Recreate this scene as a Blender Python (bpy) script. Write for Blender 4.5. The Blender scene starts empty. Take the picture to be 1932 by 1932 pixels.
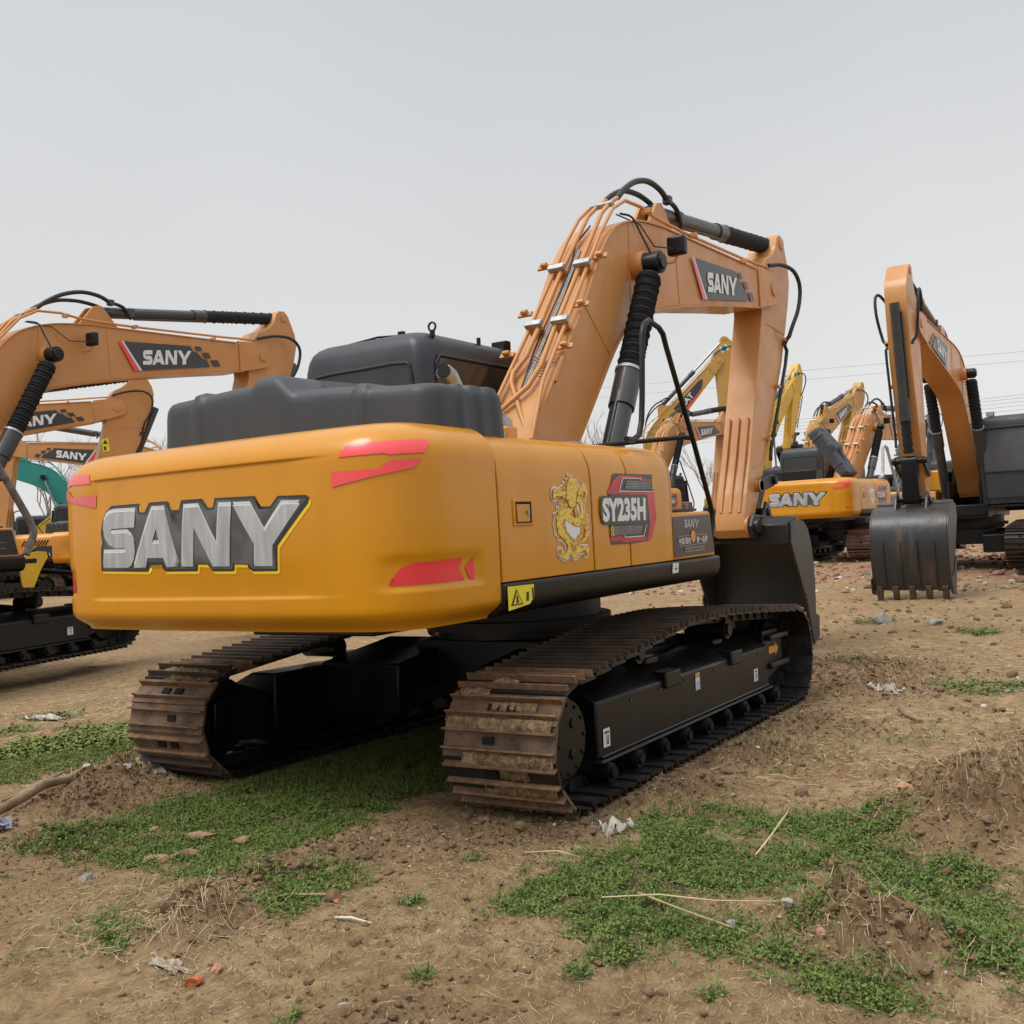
import bpy, bmesh, math, random
import numpy as np
from mathutils import Vector, Matrix
random.seed(7); RNG = np.random.default_rng(11)
SC = bpy.context.scene
R = math.radians
# ---------------------------------------------------------------- camera
CAM = Vector((-7.0216, -4.4831, 1.6158))
yaw, pit, rol = .569, .0161, -.0523
fw = Vector((math.cos(yaw)*math.cos(pit), math.sin(yaw)*math.cos(pit), math.sin(pit)))
rt = Vector((math.sin(yaw), -math.cos(yaw), 0)); up = rt.cross(fw)
r2 = rt*math.cos(rol)+up*math.sin(rol); u2 = -rt*math.sin(rol)+up*math.cos(rol)
cam = bpy.data.objects.new("camera", bpy.data.cameras.new("camera"))
SC.collection.objects.link(cam); SC.camera = cam
cam.matrix_world = Matrix(((r2.x, u2.x, -fw.x, CAM.x), (r2.y, u2.y, -fw.y, CAM.y), (r2.z, u2.z, -fw.z, CAM.z), (0, 0, 0, 1)))
cam.data.sensor_width = 36; cam.data.lens = 36*1965.9/1932
cam.data.clip_start = .1; cam.data.clip_end = 3000
# ---------------------------------------------------------------- sky, sun, exposure (overcast)
SUN_EL, SUN_AZ = R(58), R(150)      # azimuth of the sun, counter-clockwise from +X
w = bpy.data.worlds.new("World"); SC.world = w; w.use_nodes = True
nt = w.node_tree; bg = nt.nodes['Background']
sky = nt.nodes.new('ShaderNodeTexSky'); sky.sky_type = 'NISHITA'; sky.sun_disc = False
sky.sun_elevation = SUN_EL; sky.sun_rotation = R(90)-SUN_AZ; sky.air_density = 1.4; sky.dust_density = 6; sky.ozone_density = 1
hs = nt.nodes.new('ShaderNodeHueSaturation'); hs.inputs['Saturation'].default_value = .12; hs.inputs['Value'].default_value = 1.0
tc = nt.nodes.new('ShaderNodeTexCoord'); sp = nt.nodes.new('ShaderNodeSeparateXYZ'); nt.links.new(tc.outputs['Generated'], sp.inputs[0])
rp = nt.nodes.new('ShaderNodeValToRGB'); nt.links.new(sp.outputs['Z'], rp.inputs[0])
rp.color_ramp.elements[0].position = .0; rp.color_ramp.elements[0].color = (6.9, 6.9, 6.85, 1)
rp.color_ramp.elements[1].position = .98; rp.color_ramp.elements[1].color = (14.0, 14.4, 15.0, 1)
e = rp.color_ramp.elements.new(.22); e.color = (5.9, 5.95, 6.0, 1)
e = rp.color_ramp.elements.new(.50); e.color = (4.9, 5.1, 5.45, 1)   # an overcast sky is brightest overhead, above the picture
ns = nt.nodes.new('ShaderNodeTexNoise'); ns.inputs['Scale'].default_value = 1.6; ns.inputs['Detail'].default_value = 3
nm = nt.nodes.new('ShaderNodeMapRange'); nm.inputs['To Min'].default_value = .88; nm.inputs['To Max'].default_value = 1.12
nt.links.new(tc.outputs['Generated'], ns.inputs['Vector']); nt.links.new(ns.outputs['Fac'], nm.inputs['Value'])
mx = nt.nodes.new('ShaderNodeMix'); mx.data_type = 'RGBA'; mx.inputs[0].default_value = .9
nt.links.new(sky.outputs[0], hs.inputs['Color']); nt.links.new(hs.outputs[0], mx.inputs[6]); nt.links.new(rp.outputs[0], mx.inputs[7])
vm = nt.nodes.new('ShaderNodeVectorMath'); vm.operation = 'SCALE'
nt.links.new(mx.outputs[2], vm.inputs[0]); nt.links.new(nm.outputs[0], vm.inputs['Scale'])
nt.links.new(vm.outputs[0], bg.inputs['Color']); bg.inputs['Strength'].default_value = .105
sl = bpy.data.lights.new("sun", 'SUN'); sl.energy = 1.45; sl.angle = R(24); sl.color = (1, .97, .92)
so = bpy.data.objects.new("sun", sl); SC.collection.objects.link(so)
sd = Vector((math.cos(SUN_EL)*math.cos(SUN_AZ), math.cos(SUN_EL)*math.sin(SUN_AZ), math.sin(SUN_EL)))
so.rotation_euler = sd.to_track_quat('Z', 'Y').to_euler(); so.location = (0, 0, 30)
SC.view_settings.view_transform = 'Standard'; SC.view_settings.look = 'None'; SC.view_settings.exposure = 0.27; SC.view_settings.gamma = 1
SC.cycles.max_bounces = 6
# ---------------------------------------------------------------- materials
MATS = {}
def mat(name, col, rough=.5, metal=0, coat=0, noise=None, bump=0, bscale=40, spec=.5, col2=None, nscale=3, lo=.35, hi=.65, emis=None, streak=False, detail=6):
    if name in MATS: return MATS[name]
    m = bpy.data.materials.new(name); m.use_nodes = True; t = m.node_tree; b = t.nodes['Principled BSDF']
    b.inputs['Base Color'].default_value = (*col, 1); b.inputs['Roughness'].default_value = rough; b.inputs['Metallic'].default_value = metal
    b.inputs['Coat Weight'].default_value = coat; b.inputs['Coat Roughness'].default_value = .12
    b.inputs['Specular IOR Level'].default_value = spec
    if col2 is not None or bump:
        c = t.nodes.new('ShaderNodeTexCoord'); mp = t.nodes.new('ShaderNodeMapping'); t.links.new(c.outputs['Object'], mp.inputs[0])
        if streak: mp.inputs['Scale'].default_value = (1, 1, .12)
    if col2 is not None:
        n = t.nodes.new('ShaderNodeTexNoise'); n.inputs['Scale'].default_value = nscale; n.inputs['Detail'].default_value = detail; n.inputs['Roughness'].default_value = .65
        t.links.new(mp.outputs[0], n.inputs['Vector'])
        r = t.nodes.new('ShaderNodeMapRange'); r.inputs[1].default_value = lo; r.inputs[2].default_value = hi; t.links.new(n.outputs['Fac'], r.inputs[0])
        x = t.nodes.new('ShaderNodeMix'); x.data_type = 'RGBA'; t.links.new(r.outputs[0], x.inputs[0])
        x.inputs[6].default_value = (*col, 1); x.inputs[7].default_value = (*col2, 1); t.links.new(x.outputs[2], b.inputs['Base Color'])
        rr = t.nodes.new('ShaderNodeMapRange'); rr.inputs[3].default_value = rough; rr.inputs[4].default_value = min(1, rough+.2); t.links.new(r.outputs[0], rr.inputs[0]); t.links.new(rr.outputs[0], b.inputs['Roughness'])
    if bump:
        n2 = t.nodes.new('ShaderNodeTexNoise'); n2.inputs['Scale'].default_value = bscale; n2.inputs['Detail'].default_value = 4
        t.links.new(mp.outputs[0], n2.inputs['Vector'])
        bp = t.nodes.new('ShaderNodeBump'); bp.inputs['Strength'].default_value = bump; bp.inputs['Distance'].default_value = .02
        t.links.new(n2.outputs['Fac'], bp.inputs['Height']); t.links.new(bp.outputs[0], b.inputs['Normal'])
    MATS[name] = m; return m
YEL = mat('body_yellow', (.61, .252, .0003), .26, coat=.35, spec=.3, col2=(.555, .225, .003), nscale=3.2, lo=.42, hi=.72, bump=.035, bscale=5, streak=True)
ORA = mat('sky_washed_boom_paint', (.57, .262, .078), .38, coat=.22, col2=(.53, .225, .055), nscale=2.2, bump=.03, bscale=5)  # body paint with the sky's reflection and haze paled into its colour
ORB = mat('worn_sky_washed_boom_paint', (.56, .26, .075), .42, coat=.15, col2=(.47, .23, .09), nscale=2.5)  # real wear, plus the same sky wash put into the colour
CATY = mat('golden_paint', (.56, .30, .045), .42, coat=.15, col2=(.47, .27, .07), nscale=2)
KOMY = mat('bright_yellow_paint', (.72, .44, .02), .42, coat=.15, col2=(.62, .38, .04), nscale=2)
TEAL = mat('teal_paint', (.005, .25, .21), .4, coat=.2, col2=(.02, .28, .25), nscale=2)
HORA = mat('hood_orange_paint', (.75, .27, .012), .38, coat=.2, col2=(.62, .25, .03), nscale=2)
BLK = mat('black_paint', (.005, .005, .0055), .36, spec=.35, col2=(.017, .013, .009), nscale=2.2, lo=.45, hi=.8, streak=True, bump=.05, bscale=12)
PLA = mat('charcoal_plastic', (.030, .034, .040), .42, col2=(.048, .05, .054), nscale=3, lo=.3, hi=.8, bump=.12, bscale=7, streak=True)
CABM = mat('cab_black', (.022, .025, .032), .36, col2=(.035, .038, .045), nscale=2, bump=.05, bscale=5)
RUB = mat('black_rubber', (.016, .017, .019), .55, bump=.2, bscale=60)
CLO = mat('black_boot_fabric', (.010, .011, .014), .85, bump=.5, bscale=30)
CHR = mat('chrome', (.30, .31, .32), .28, metal=1)
CYL = mat('cylinder_grey', (.030, .033, .037), .33, coat=.2, col2=(.05, .05, .05), nscale=4)
ALU = mat('dull_aluminium', (.48, .49, .5), .42, metal=.8, col2=(.36, .36, .35), nscale=14)
GLS = mat('dark_cab_glass', (.012, .014, .015), .06, spec=.6, col2=(.03, .032, .03), nscale=1.2)
TRK = mat('track_steel', (.014, .0135, .013), .45, metal=.2, col2=(.045, .031, .02), nscale=9, lo=.48, hi=.8, bump=.3, bscale=30)
RST = mat('rusty_track_steel', (.17, .105, .06), .7, col2=(.055, .035, .025), nscale=7, lo=.42, hi=.72, bump=.6, bscale=40)
RUSE = mat('rusty_grouser_edge', (.26, .14, .07), .62, col2=(.12, .065, .035), nscale=12, bump=.4, bscale=50)
MUD = mat('caked_mud', (.40, .29, .16), .95, col2=(.17, .10, .05), nscale=22, lo=.35, hi=.62, bump=1, bscale=90)
HOL = mat('painted_hollow_shade', (.004, .004, .004), .9)  # near-black colour standing for the shade inside holes and gaps
WHT = mat('decal_white', (.72, .73, .73), .4)
LET = mat('decal_silver', (.47, .48, .49), .3, coat=.3, col2=(.28, .285, .29), nscale=16, lo=.3, hi=.7, streak=True, detail=2)
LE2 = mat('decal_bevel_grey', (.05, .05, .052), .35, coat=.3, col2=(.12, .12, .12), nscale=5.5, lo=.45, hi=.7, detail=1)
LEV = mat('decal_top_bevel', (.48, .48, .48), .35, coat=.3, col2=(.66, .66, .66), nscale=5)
REU = mat('bright_reflector', (.90, .075, .085), .32, coat=.3)
GRE = mat('worn_grouser_edge', (.045, .035, .028), .38, metal=.5, col2=(.10, .06, .04), nscale=6)
FOA = mat('grey_foam_wrap', (.22, .20, .19), .9, col2=(.10, .09, .085), nscale=14)
WRP = mat('white_tape_wrap', (.6, .6, .6), .7, col2=(.35, .36, .38), nscale=12)
DBK = mat('decal_black', (.012, .012, .013), .35, coat=.3)
DGR = mat('decal_charcoal', (.028, .032, .036), .4, coat=.2)
DRD = mat('decal_red', (.60, .018, .025), .35, coat=.3, col2=(.48, .012, .02), nscale=4)
REF = mat('reflector_red', (.80, .030, .045), .32, coat=.4)
REP = mat('faded_reflector_pink', (.72, .12, .12), .4, coat=.3)
DYE = mat('decal_yellow', (.85, .55, .01), .4)
WYE = mat('warning_yellow', (.80, .66, .02), .4)
GLD = mat('dragon_gold', (.85, .60, .10), .4, col2=(.50, .24, .01), nscale=42, lo=.48, hi=.66, detail=2)
DRG = mat('dragon_rust', (.42, .15, .02), .4, col2=(.78, .50, .08), nscale=50, lo=.4, hi=.6, detail=2)
GRN = mat('sticker_green', (.01, .22, .13), .5)
BUK = mat('bucket_black', (.020, .020, .021), .36, col2=(.05, .045, .04), nscale=3, lo=.45, hi=.8, bump=.12, bscale=14, streak=True)
BUR = mat('worn_bucket_steel', (.028, .028, .030), .36, col2=(.10, .06, .035), nscale=2.6, lo=.54, hi=.72, bump=.3, bscale=14, streak=True)
TOO = mat('muddy_tooth', (.10, .065, .035), .8, col2=(.04, .03, .02), nscale=12)
GLW = mat('sky_tinted_windscreen', (.085, .095, .105), .10, spec=.7, col2=(.045, .05, .055), nscale=.9)  # grey-blue base colour stands for sky reflected in the glass
LMP = mat('lamp_lens', (.5, .5, .48), .15)
CRT = mat('curtain_grey', (.12, .12, .12), .9)
# ---------------------------------------------------------------- mesh helpers
def tag(o, label=None, cat=None, group=None, kind=None):
    if label: o['label'] = label
    if cat: o['category'] = cat
    if group: o['group'] = group
    if kind: o['kind'] = kind
    return o
def empty(name, loc=(0, 0, 0), rz=0, **k):
    o = bpy.data.objects.new(name, None); SC.collection.objects.link(o); o.location = loc; o.rotation_euler = (0, 0, rz); o.empty_display_size = .3
    return tag(o, **k)
class MB:
    def __init__(s): s.v = []; s.f = []; s.m = []
    def add(s, vs, fs, m=0):
        o = len(s.v); s.v += [tuple(v) for v in vs]; s.f += [tuple(i+o for i in f) for f in fs]; s.m += [m]*len(fs); return s
    def box(s, c, d, m=0, M=None):
        x, y, z = d[0]/2, d[1]/2, d[2]/2
        vs = [Vector((a*x, b*y, g*z)) for a in (-1, 1) for b in (-1, 1) for g in (-1, 1)]
        if M is not None: vs = [M @ v for v in vs]
        vs = [v+Vector(c) for v in vs]
        return s.add(vs, [(0, 1, 3, 2), (4, 6, 7, 5), (0, 4, 5, 1), (2, 3, 7, 6), (0, 2, 6, 4), (1, 5, 7, 3)], m)
    def prism(s, poly, a, b, ax=1, m=0):
        n = len(poly)
        def P(p, t): return (p[0], t, p[1]) if ax == 1 else ((t, p[0], p[1]) if ax == 0 else (p[0], p[1], t))
        vs = [P(p, a) for p in poly]+[P(p, b) for p in poly]
        area = sum(poly[i][0]*poly[(i+1) % n][1]-poly[(i+1) % n][0]*poly[i][1] for i in range(n))
        fs = [tuple(range(n)), tuple(range(2*n-1, n-1, -1))]+[(i, i+n, (i+1) % n+n, (i+1) % n) for i in range(n)]
        flip = (area > 0) != ((b > a) == (ax != 1))
        if not flip: pass
        return s.add(vs, fs, m)
    def tube(s, path, r, seg=10, m=0, cap=True):
        P = [Vector(p) for p in path]; n = len(P); rr = r if isinstance(r, (list, tuple)) else [r]*n
        T = [(P[min(i+1, n-1)]-P[max(i-1, 0)]).normalized() for i in range(n)]
        u = T[0].orthogonal().normalized(); vs = []
        for i in range(n):
            u = (u-T[i]*u.dot(T[i])).normalized(); w_ = T[i].cross(u)
            k = 1.0
            if 0 < i < n-1:
                c = (P[i]-P[i-1]).normalized().dot((P[i+1]-P[i]).normalized()); k = 1/max(.6, math.sqrt(max(.01, (1+c)/2)))
            for j in range(seg):
                a = 2*math.pi*j/seg; vs.append(P[i]+(u*math.cos(a)+w_*math.sin(a))*rr[i]*(k if k < 1.2 else 1.1))
        fs = [(i*seg+j, i*seg+(j+1) % seg, (i+1)*seg+(j+1) % seg, (i+1)*seg+j) for i in range(n-1) for j in range(seg)]
        if cap: fs += [tuple(range(seg-1, -1, -1)), tuple((n-1)*seg+j for j in range(seg))]
        return s.add(vs, fs, m)
    def cyl(s, a, b, r, seg=20, m=0, r1=None): return s.tube([a, b], [r, r if r1 is None else r1], seg, m)
    def build(s, name, mats, parent=None, bevel=0, smooth=35, seg=2):
        me = bpy.data.meshes.new(name); me.from_pydata(s.v, [], s.f)
        mats = mats if isinstance(mats, (list, tuple)) else [mats]
        for q in mats: me.materials.append(q)
        me.polygons.foreach_set('material_index', s.m)
        b = bmesh.new(); b.from_mesh(me); bmesh.ops.recalc_face_normals(b, faces=b.faces); b.to_mesh(me); b.free()
        if smooth:
            me.polygons.foreach_set('use_smooth', [True]*len(me.polygons)); me.set_sharp_from_angle(angle=R(smooth))
        o = bpy.data.objects.new(name, me); SC.collection.objects.link(o); o.parent = parent
        if bevel:
            d = o.modifiers.new('bevel', 'BEVEL'); d.width = bevel; d.segments = seg; d.limit_method = 'ANGLE'; d.angle_limit = R(40); d.harden_normals = False
        return o
def crom(P, n=6, closed=False):
    P = [np.array(p, float) for p in P]; Q = [2*P[0]-P[1]]+P+[2*P[-1]-P[-2]]; o = []
    if closed: Q = [P[-1]]+P+[P[0], P[1]]
    for i in range(1, len(Q)-2):
        for k in range(n):
            t = k/n; a, b, c, d = Q[i-1:i+3]
            o.append(.5*((2*b)+(c-a)*t+(2*a-5*b+4*c-d)*t*t+(3*b-a-3*c+d)*t**3))
    if not closed: o.append(P[-1])
    return [tuple(float(x) for x in p) for p in o]
def rot2(p, c, a): ca, sa = math.cos(a), math.sin(a); x, z = p[0]-c[0], p[1]-c[1]; return (c[0]+ca*x-sa*z, c[1]+sa*x+ca*z)
def loft(rings, cap=True):
    mb = MB(); n = len(rings[0]); vs = [v for r_ in rings for v in r_]
    fs = [(i*n+j, i*n+(j+1) % n, (i+1)*n+(j+1) % n, (i+1)*n+j) for i in range(len(rings)-1) for j in range(n)]
    if cap: fs += [tuple(range(n-1, -1, -1)), tuple((len(rings)-1)*n+j for j in range(n))]
    return mb.add(vs, fs)
def rrect(x0, x1, y0, y1, r, n=6):
    o = []
    for cx, cy, a in ((x1-r, y1-r, 0), (x0+r, y1-r, 90), (x0+r, y0+r, 180), (x1-r, y0+r, 270)):
        for k in range(n+1): t = R(a+90*k/n); o.append((cx+r*math.cos(t), cy+r*math.sin(t)))
    return o
# letters of the blocky four letter word, height 1, width 4.93 (traced from the rear badge), u to the right
SL = dict(
 S=[(0.868,1.512),(0.855,1.597),(0.664,1.595),(0.649,1.603),(0.648,1.614),(0.662,1.622),(0.747,1.622),(0.803,1.643),(0.842,1.685),(0.853,1.736),(0.846,1.78),(0.828,1.81),(0.8,1.827),(0.742,1.833),(0.55,1.829),(0.559,1.737),(0.767,1.737),(0.782,1.731),(0.783,1.716),(0.769,1.708),(0.627,1.709),(0.59,1.689),(0.566,1.655),(0.561,1.608),(0.573,1.556),(0.603,1.52),(0.632,1.507)],
 A1=[(0.577,1.504),(0.402,1.83),(0.349,1.828),(0.364,1.72),(0.409,1.636),(0.45,1.558),(0.47,1.506)],
 A2=[(0.349,1.828),(0.294,1.827),(0.18,1.504),(0.288,1.503),(0.314,1.555),(0.338,1.634),(0.364,1.72)],
 A3=[(0.45,1.558),(0.409,1.636),(0.338,1.634),(0.314,1.555)],
 N=[(0.161,1.503),(0.129,1.825),(0.01,1.824),(-0.128,1.608),(-0.149,1.819),(-0.248,1.816),(-0.218,1.495),(-0.088,1.497),(0.048,1.711),(0.069,1.501)],
 Y=[(-0.404,1.491),(-0.413,1.6),(-0.261,1.815),(-0.389,1.811),(-0.487,1.669),(-0.609,1.803),(-0.734,1.798),(-0.538,1.596),(-0.529,1.488)])
SLB = [(0.901,1.492),(0.892,1.625),(0.874,1.659),(0.888,1.714),(0.87,1.781),(0.837,1.841),(0.785,1.873),(0.522,1.872),(0.515,1.821),(0.473,1.819),(0.432,1.872),(0.281,1.871),(0.26,1.862),(0.236,1.819),(0.174,1.817),(0.158,1.869),(-0.012,1.868),(-0.063,1.815),(-0.1,1.815),(-0.112,1.865),(-0.416,1.858),(-0.461,1.8),(-0.526,1.798),(-0.577,1.849),(-0.768,1.842),(-0.791,1.828),(-0.785,1.802),(-0.568,1.592),(-0.556,1.467),(-0.547,1.462),(-0.381,1.464),(-0.35,1.482),(-0.346,1.5),(-0.251,1.504),(-0.247,1.475),(-0.236,1.468),(-0.076,1.471),(-0.042,1.508),(0.036,1.511),(0.041,1.48),(0.048,1.474),(0.31,1.478),(0.333,1.498),(0.337,1.516),(0.433,1.516),(0.456,1.484),(0.472,1.48)]
SLM = [(0.875,1.499),(0.868,1.618),(0.851,1.644),(0.864,1.713),(0.846,1.78),(0.818,1.826),(0.774,1.858),(0.539,1.857),(0.527,1.812),(0.458,1.805),(0.418,1.857),(0.287,1.856),(0.238,1.8),(0.166,1.799),(0.143,1.852),(-0.002,1.853),(-0.053,1.803),(-0.112,1.802),(-0.129,1.852),(-0.407,1.845),(-0.452,1.788),(-0.533,1.785),(-0.588,1.836),(-0.775,1.826),(-0.552,1.595),(-0.543,1.474),(-0.378,1.476),(-0.358,1.503),(-0.239,1.509),(-0.232,1.48),(-0.077,1.483),(-0.051,1.514),(0.05,1.516),(0.056,1.486),(0.299,1.492),(0.315,1.533),(0.447,1.536),(0.471,1.494)]
def letters_unit():
    o = []
    for k, p in SL.items(): o.append([((.868-s)/1.602, (z-1.497)/.33) for s, z in p])
    return o
def quad_map(q):   # unit square -> quad [bottom-left, top-left, top-right, bottom-right]
    def f(p):
        u, v = p; a = [q[0][i]*(1-v)+q[1][i]*v for i in (0, 1)]; b = [q[3][i]*(1-v)+q[2][i]*v for i in (0, 1)]
        return (a[0]*(1-u)+b[0]*u, a[1]*(1-u)+b[1]*u)
    return f
def decal(name, parent, layers, fn, off0=.003, step=.0025, cut=0, thin=True):
    """layers: list of (polys, material); fn(u, v, offset) -> 3D point on the surface"""
    bm = bmesh.new(); mats = []
    for li, (polys, m) in enumerate(layers):
        if m not in mats: mats.append(m)
        mi = mats.index(m); of = off0+li*step
        for p in polys:
            b2 = bmesh.new(); vs = [b2.verts.new((q[0], q[1], 0)) for q in p]
            try: b2.faces.new(vs)
            except Exception: b2.free(); continue
            if cut:
                for ax in (0, 1):
                    lo = min(q[ax] for q in p); hi = max(q[ax] for q in p); c = math.ceil(lo/cut)*cut
                    while c < hi:
                        no = (1, 0, 0) if ax == 0 else (0, 1, 0); co = (c, 0, 0) if ax == 0 else (0, c, 0)
                        bmesh.ops.bisect_plane(b2, geom=b2.verts[:]+b2.edges[:]+b2.faces[:], plane_co=co, plane_no=no); c += cut
                bmesh.ops.triangulate(b2, faces=b2.faces[:])
            mp = {}
            for v in b2.verts: mp[v] = bm.verts.new(fn(v.co.x, v.co.y, of))
            for f_ in b2.faces:
                g = bm.faces.new([mp[v] for v in f_.verts]); g.material_index = mi; g.smooth = bool(cut)
            b2.free()
    me = bpy.data.meshes.new(name); bm.to_mesh(me); bm.free()
    for m in mats: me.materials.append(m)
    o = bpy.data.objects.new(name, me); SC.collection.objects.link(o); o.parent = parent
    return o
_tc = {}
def text_polys(s, fat=0):
    k = (s, fat)
    if k in _tc: return _tc[k]
    c = bpy.data.curves.new('t', 'FONT'); c.body = s; c.offset = fat; c.resolution_u = 3; o = bpy.data.objects.new('t', c); SC.collection.objects.link(o)
    dg = bpy.context.evaluated_depsgraph_get(); me = bpy.data.meshes.new_from_object(o.evaluated_get(dg))
    V = [(v.co.x, v.co.y) for v in me.vertices]; F_ = [[V[i] for i in p.vertices] for p in me.polygons]
    x0 = min(v[0] for v in V); x1 = max(v[0] for v in V); y0 = min(v[1] for v in V); y1 = max(v[1] for v in V)
    F_ = [[((x-x0)/(x1-x0), (y-y0)/(y1-y0)) for x, y in p] for p in F_]
    bpy.data.objects.remove(o); bpy.data.curves.remove(c); bpy.data.meshes.remove(me); _tc[k] = F_; return F_
def qpolys(polys, q): f = quad_map(q); return [[f(p) for p in P] for P in polys]
G_DRAGON = dict(dragon_white=[(-1.516, 1.942), (-1.489, 1.919), (-1.458, 1.931), (-1.449, 1.902), (-1.406, 1.905), (-1.403, 1.878), (-1.357, 1.855), (-1.324, 1.879), (-1.288, 1.864), (-1.274, 1.84), (-1.289, 1.798), (-1.307, 1.751), (-1.322, 1.727), (-1.309, 1.679), (-1.283, 1.684), (-1.275, 1.642), (-1.291, 1.612), (-1.262, 1.588), (-1.279, 1.552), (-1.311, 1.541), (-1.346, 1.513), (-1.408, 1.503), (-1.304, 1.493), (-1.293, 1.463), (-1.32, 1.413), (-1.351, 1.409), (-1.366, 1.436), (-1.416, 1.433), (-1.455, 1.403), (-1.491, 1.402), (-1.536, 1.424), (-1.597, 1.404), (-1.669, 1.423), (-1.689, 1.452), (-1.691, 1.486), (-1.661, 1.499), (-1.628, 1.486), (-1.608, 1.46), (-1.587, 1.493), (-1.636, 1.524), (-1.669, 1.528), (-1.684, 1.554), (-1.71, 1.566), (-1.712, 1.606), (-1.726, 1.629), (-1.705, 1.668), (-1.719, 1.697), (-1.679, 1.705), (-1.67, 1.736), (-1.647, 1.739), (-1.649, 1.77), (-1.684, 1.76), (-1.718, 1.765), (-1.733, 1.805), (-1.72, 1.844), (-1.686, 1.856), (-1.641, 1.848), (-1.581, 1.874), (-1.585, 1.888), (-1.551, 1.883), (-1.554, 1.909), (-1.526, 1.903)],
 gold_head=[(-1.52, 1.898), (-1.484, 1.91), (-1.437, 1.899), (-1.416, 1.875), (-1.407, 1.846), (-1.435, 1.804), (-1.453, 1.752), (-1.487, 1.717), (-1.526, 1.735), (-1.546, 1.764), (-1.567, 1.793), (-1.551, 1.834), (-1.541, 1.868)],
 gold_body=[(-1.487, 1.717), (-1.527, 1.723), (-1.598, 1.718), (-1.657, 1.696), (-1.689, 1.662), (-1.688, 1.617), (-1.67, 1.571), (-1.606, 1.534), (-1.563, 1.498), (-1.579, 1.464), (-1.627, 1.443), (-1.667, 1.445), (-1.674, 1.48), (-1.668, 1.431), (-1.584, 1.415), (-1.546, 1.439), (-1.49, 1.413), (-1.438, 1.446), (-1.351, 1.462), (-1.33, 1.429), (-1.308, 1.463), (-1.337, 1.483), (-1.411, 1.474), (-1.469, 1.494), (-1.526, 1.52), (-1.569, 1.556), (-1.611, 1.592), (-1.63, 1.627), (-1.617, 1.649), (-1.581, 1.657), (-1.514, 1.63), (-1.433, 1.61), (-1.368, 1.644), (-1.34, 1.679), (-1.339, 1.739), (-1.366, 1.775), (-1.412, 1.799), (-1.434, 1.763), (-1.394, 1.739), (-1.386, 1.704), (-1.414, 1.669), (-1.463, 1.658), (-1.508, 1.682)],
 gold_claw1=[(-1.705, 1.836), (-1.676, 1.842), (-1.644, 1.822), (-1.551, 1.828), (-1.554, 1.799), (-1.63, 1.793), (-1.681, 1.796), (-1.695, 1.771), (-1.716, 1.782), (-1.718, 1.81)],
 gold_claw2=[(-1.415, 1.828), (-1.37, 1.846), (-1.331, 1.867), (-1.296, 1.846), (-1.295, 1.804), (-1.314, 1.795), (-1.329, 1.828), (-1.375, 1.804), (-1.412, 1.799)],
 gold_claw3=[(-1.437, 1.51), (-1.395, 1.515), (-1.355, 1.543), (-1.338, 1.584), (-1.353, 1.614), (-1.312, 1.595), (-1.309, 1.559), (-1.338, 1.53), (-1.383, 1.508)],
 red1=[(-1.629, 1.799), (-1.578, 1.796), (-1.556, 1.781), (-1.603, 1.779)],
 red2=[(-1.526, 1.52), (-1.469, 1.494), (-1.486, 1.454), (-1.519, 1.473)],
 red3=[(-1.481, 1.717), (-1.456, 1.669), (-1.424, 1.692), (-1.443, 1.74)])
# ---------------------------------------------------------------- excavator
F0 = (-.05, 1.75); K0 = (2.01, 4.05); T0 = (6.07, 4.5); E0 = (6.72, 5.23); W0 = (4.86, 1.5); CB = (.55, 1.5)
BOOM = crom([(-.42, 1.5), (-.1, 2.25), (.22, 2.66), (.58, 3.09), (.96, 3.54), (1.21, 3.9), (1.47, 4.21), (1.76, 4.40), (2.19, 4.52), (2.74, 4.58)], 4)+[(3.48, 4.6), (5.5, 4.66)] + \
    [(5.75, 4.70), (6.07, 4.70), (6.2, 4.66), (6.27, 4.56), (6.26, 4.42), (6.18, 4.34), (5.95, 4.29), (5.62, 4.21), (4.86, 4.11), (3.7, 3.945)] + crom([(3.02, 3.83), (2.3, 3.68), (1.95, 3.56), (1.64, 3.34), (1.41, 3.12), (1.09, 2.76), (.71, 2.33), (.3, 1.9), (.1, 1.5)], 4)
STICK = [(6.47, 5.12), (6.55, 5.28), (6.63, 5.34), (6.75, 5.34), (6.83, 5.26), (6.96, 4.95), (6.98, 4.75), (6.9, 4.5), (6.73, 4.13), (6.46, 3.59), (5.62, 2.33), (5.10, 1.60), (5.03, 1.44), (4.93, 1.36), (4.81, 1.37), (4.74, 1.46), (4.76, 1.62), (4.88, 1.9), (5.08, 2.33), (5.43, 3.24), (5.78, 4.15), (5.80, 4.45), (5.88, 4.72), (6.08, 4.92), (6.3, 5.0)]
BKT = [(4.98, 1.30), (5.02, 1.52), (5.3, 1.56), (5.58, 1.52), (5.77, 1.42), (5.90, 1.23), (5.97, 1.0), (5.98, .72), (5.95, .44), (5.90, .14)]
CWH = [(-3.16, 0), (-3.155, .5), (-3.12, 1.0), (-3.05, 1.2), (-2.94, 1.31), (-2.8, 1.36), (-2.6, 1.37), (-2.3, 1.37)]
CWL = [(-3.16, 0), (-3.155, .5), (-3.13, 1.05), (-3.07, 1.3), (-2.96, 1.41), (-2.8, 1.45), (-2.6, 1.46), (-2.3, 1.46)]
_CW = np.array(crom([(x, -y) for x, y in CWH[::-1]]+CWL[1:], 12)); _CS = np.concatenate([[0], np.cumsum(np.linalg.norm(np.diff(_CW, axis=0), axis=1))])
_CS -= np.interp(0, _CW[:, 1], _CS)
def sm(x, a, b): t = min(1, max(0, (x-a)/(b-a))); return t*t*(3-2*t)
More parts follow.
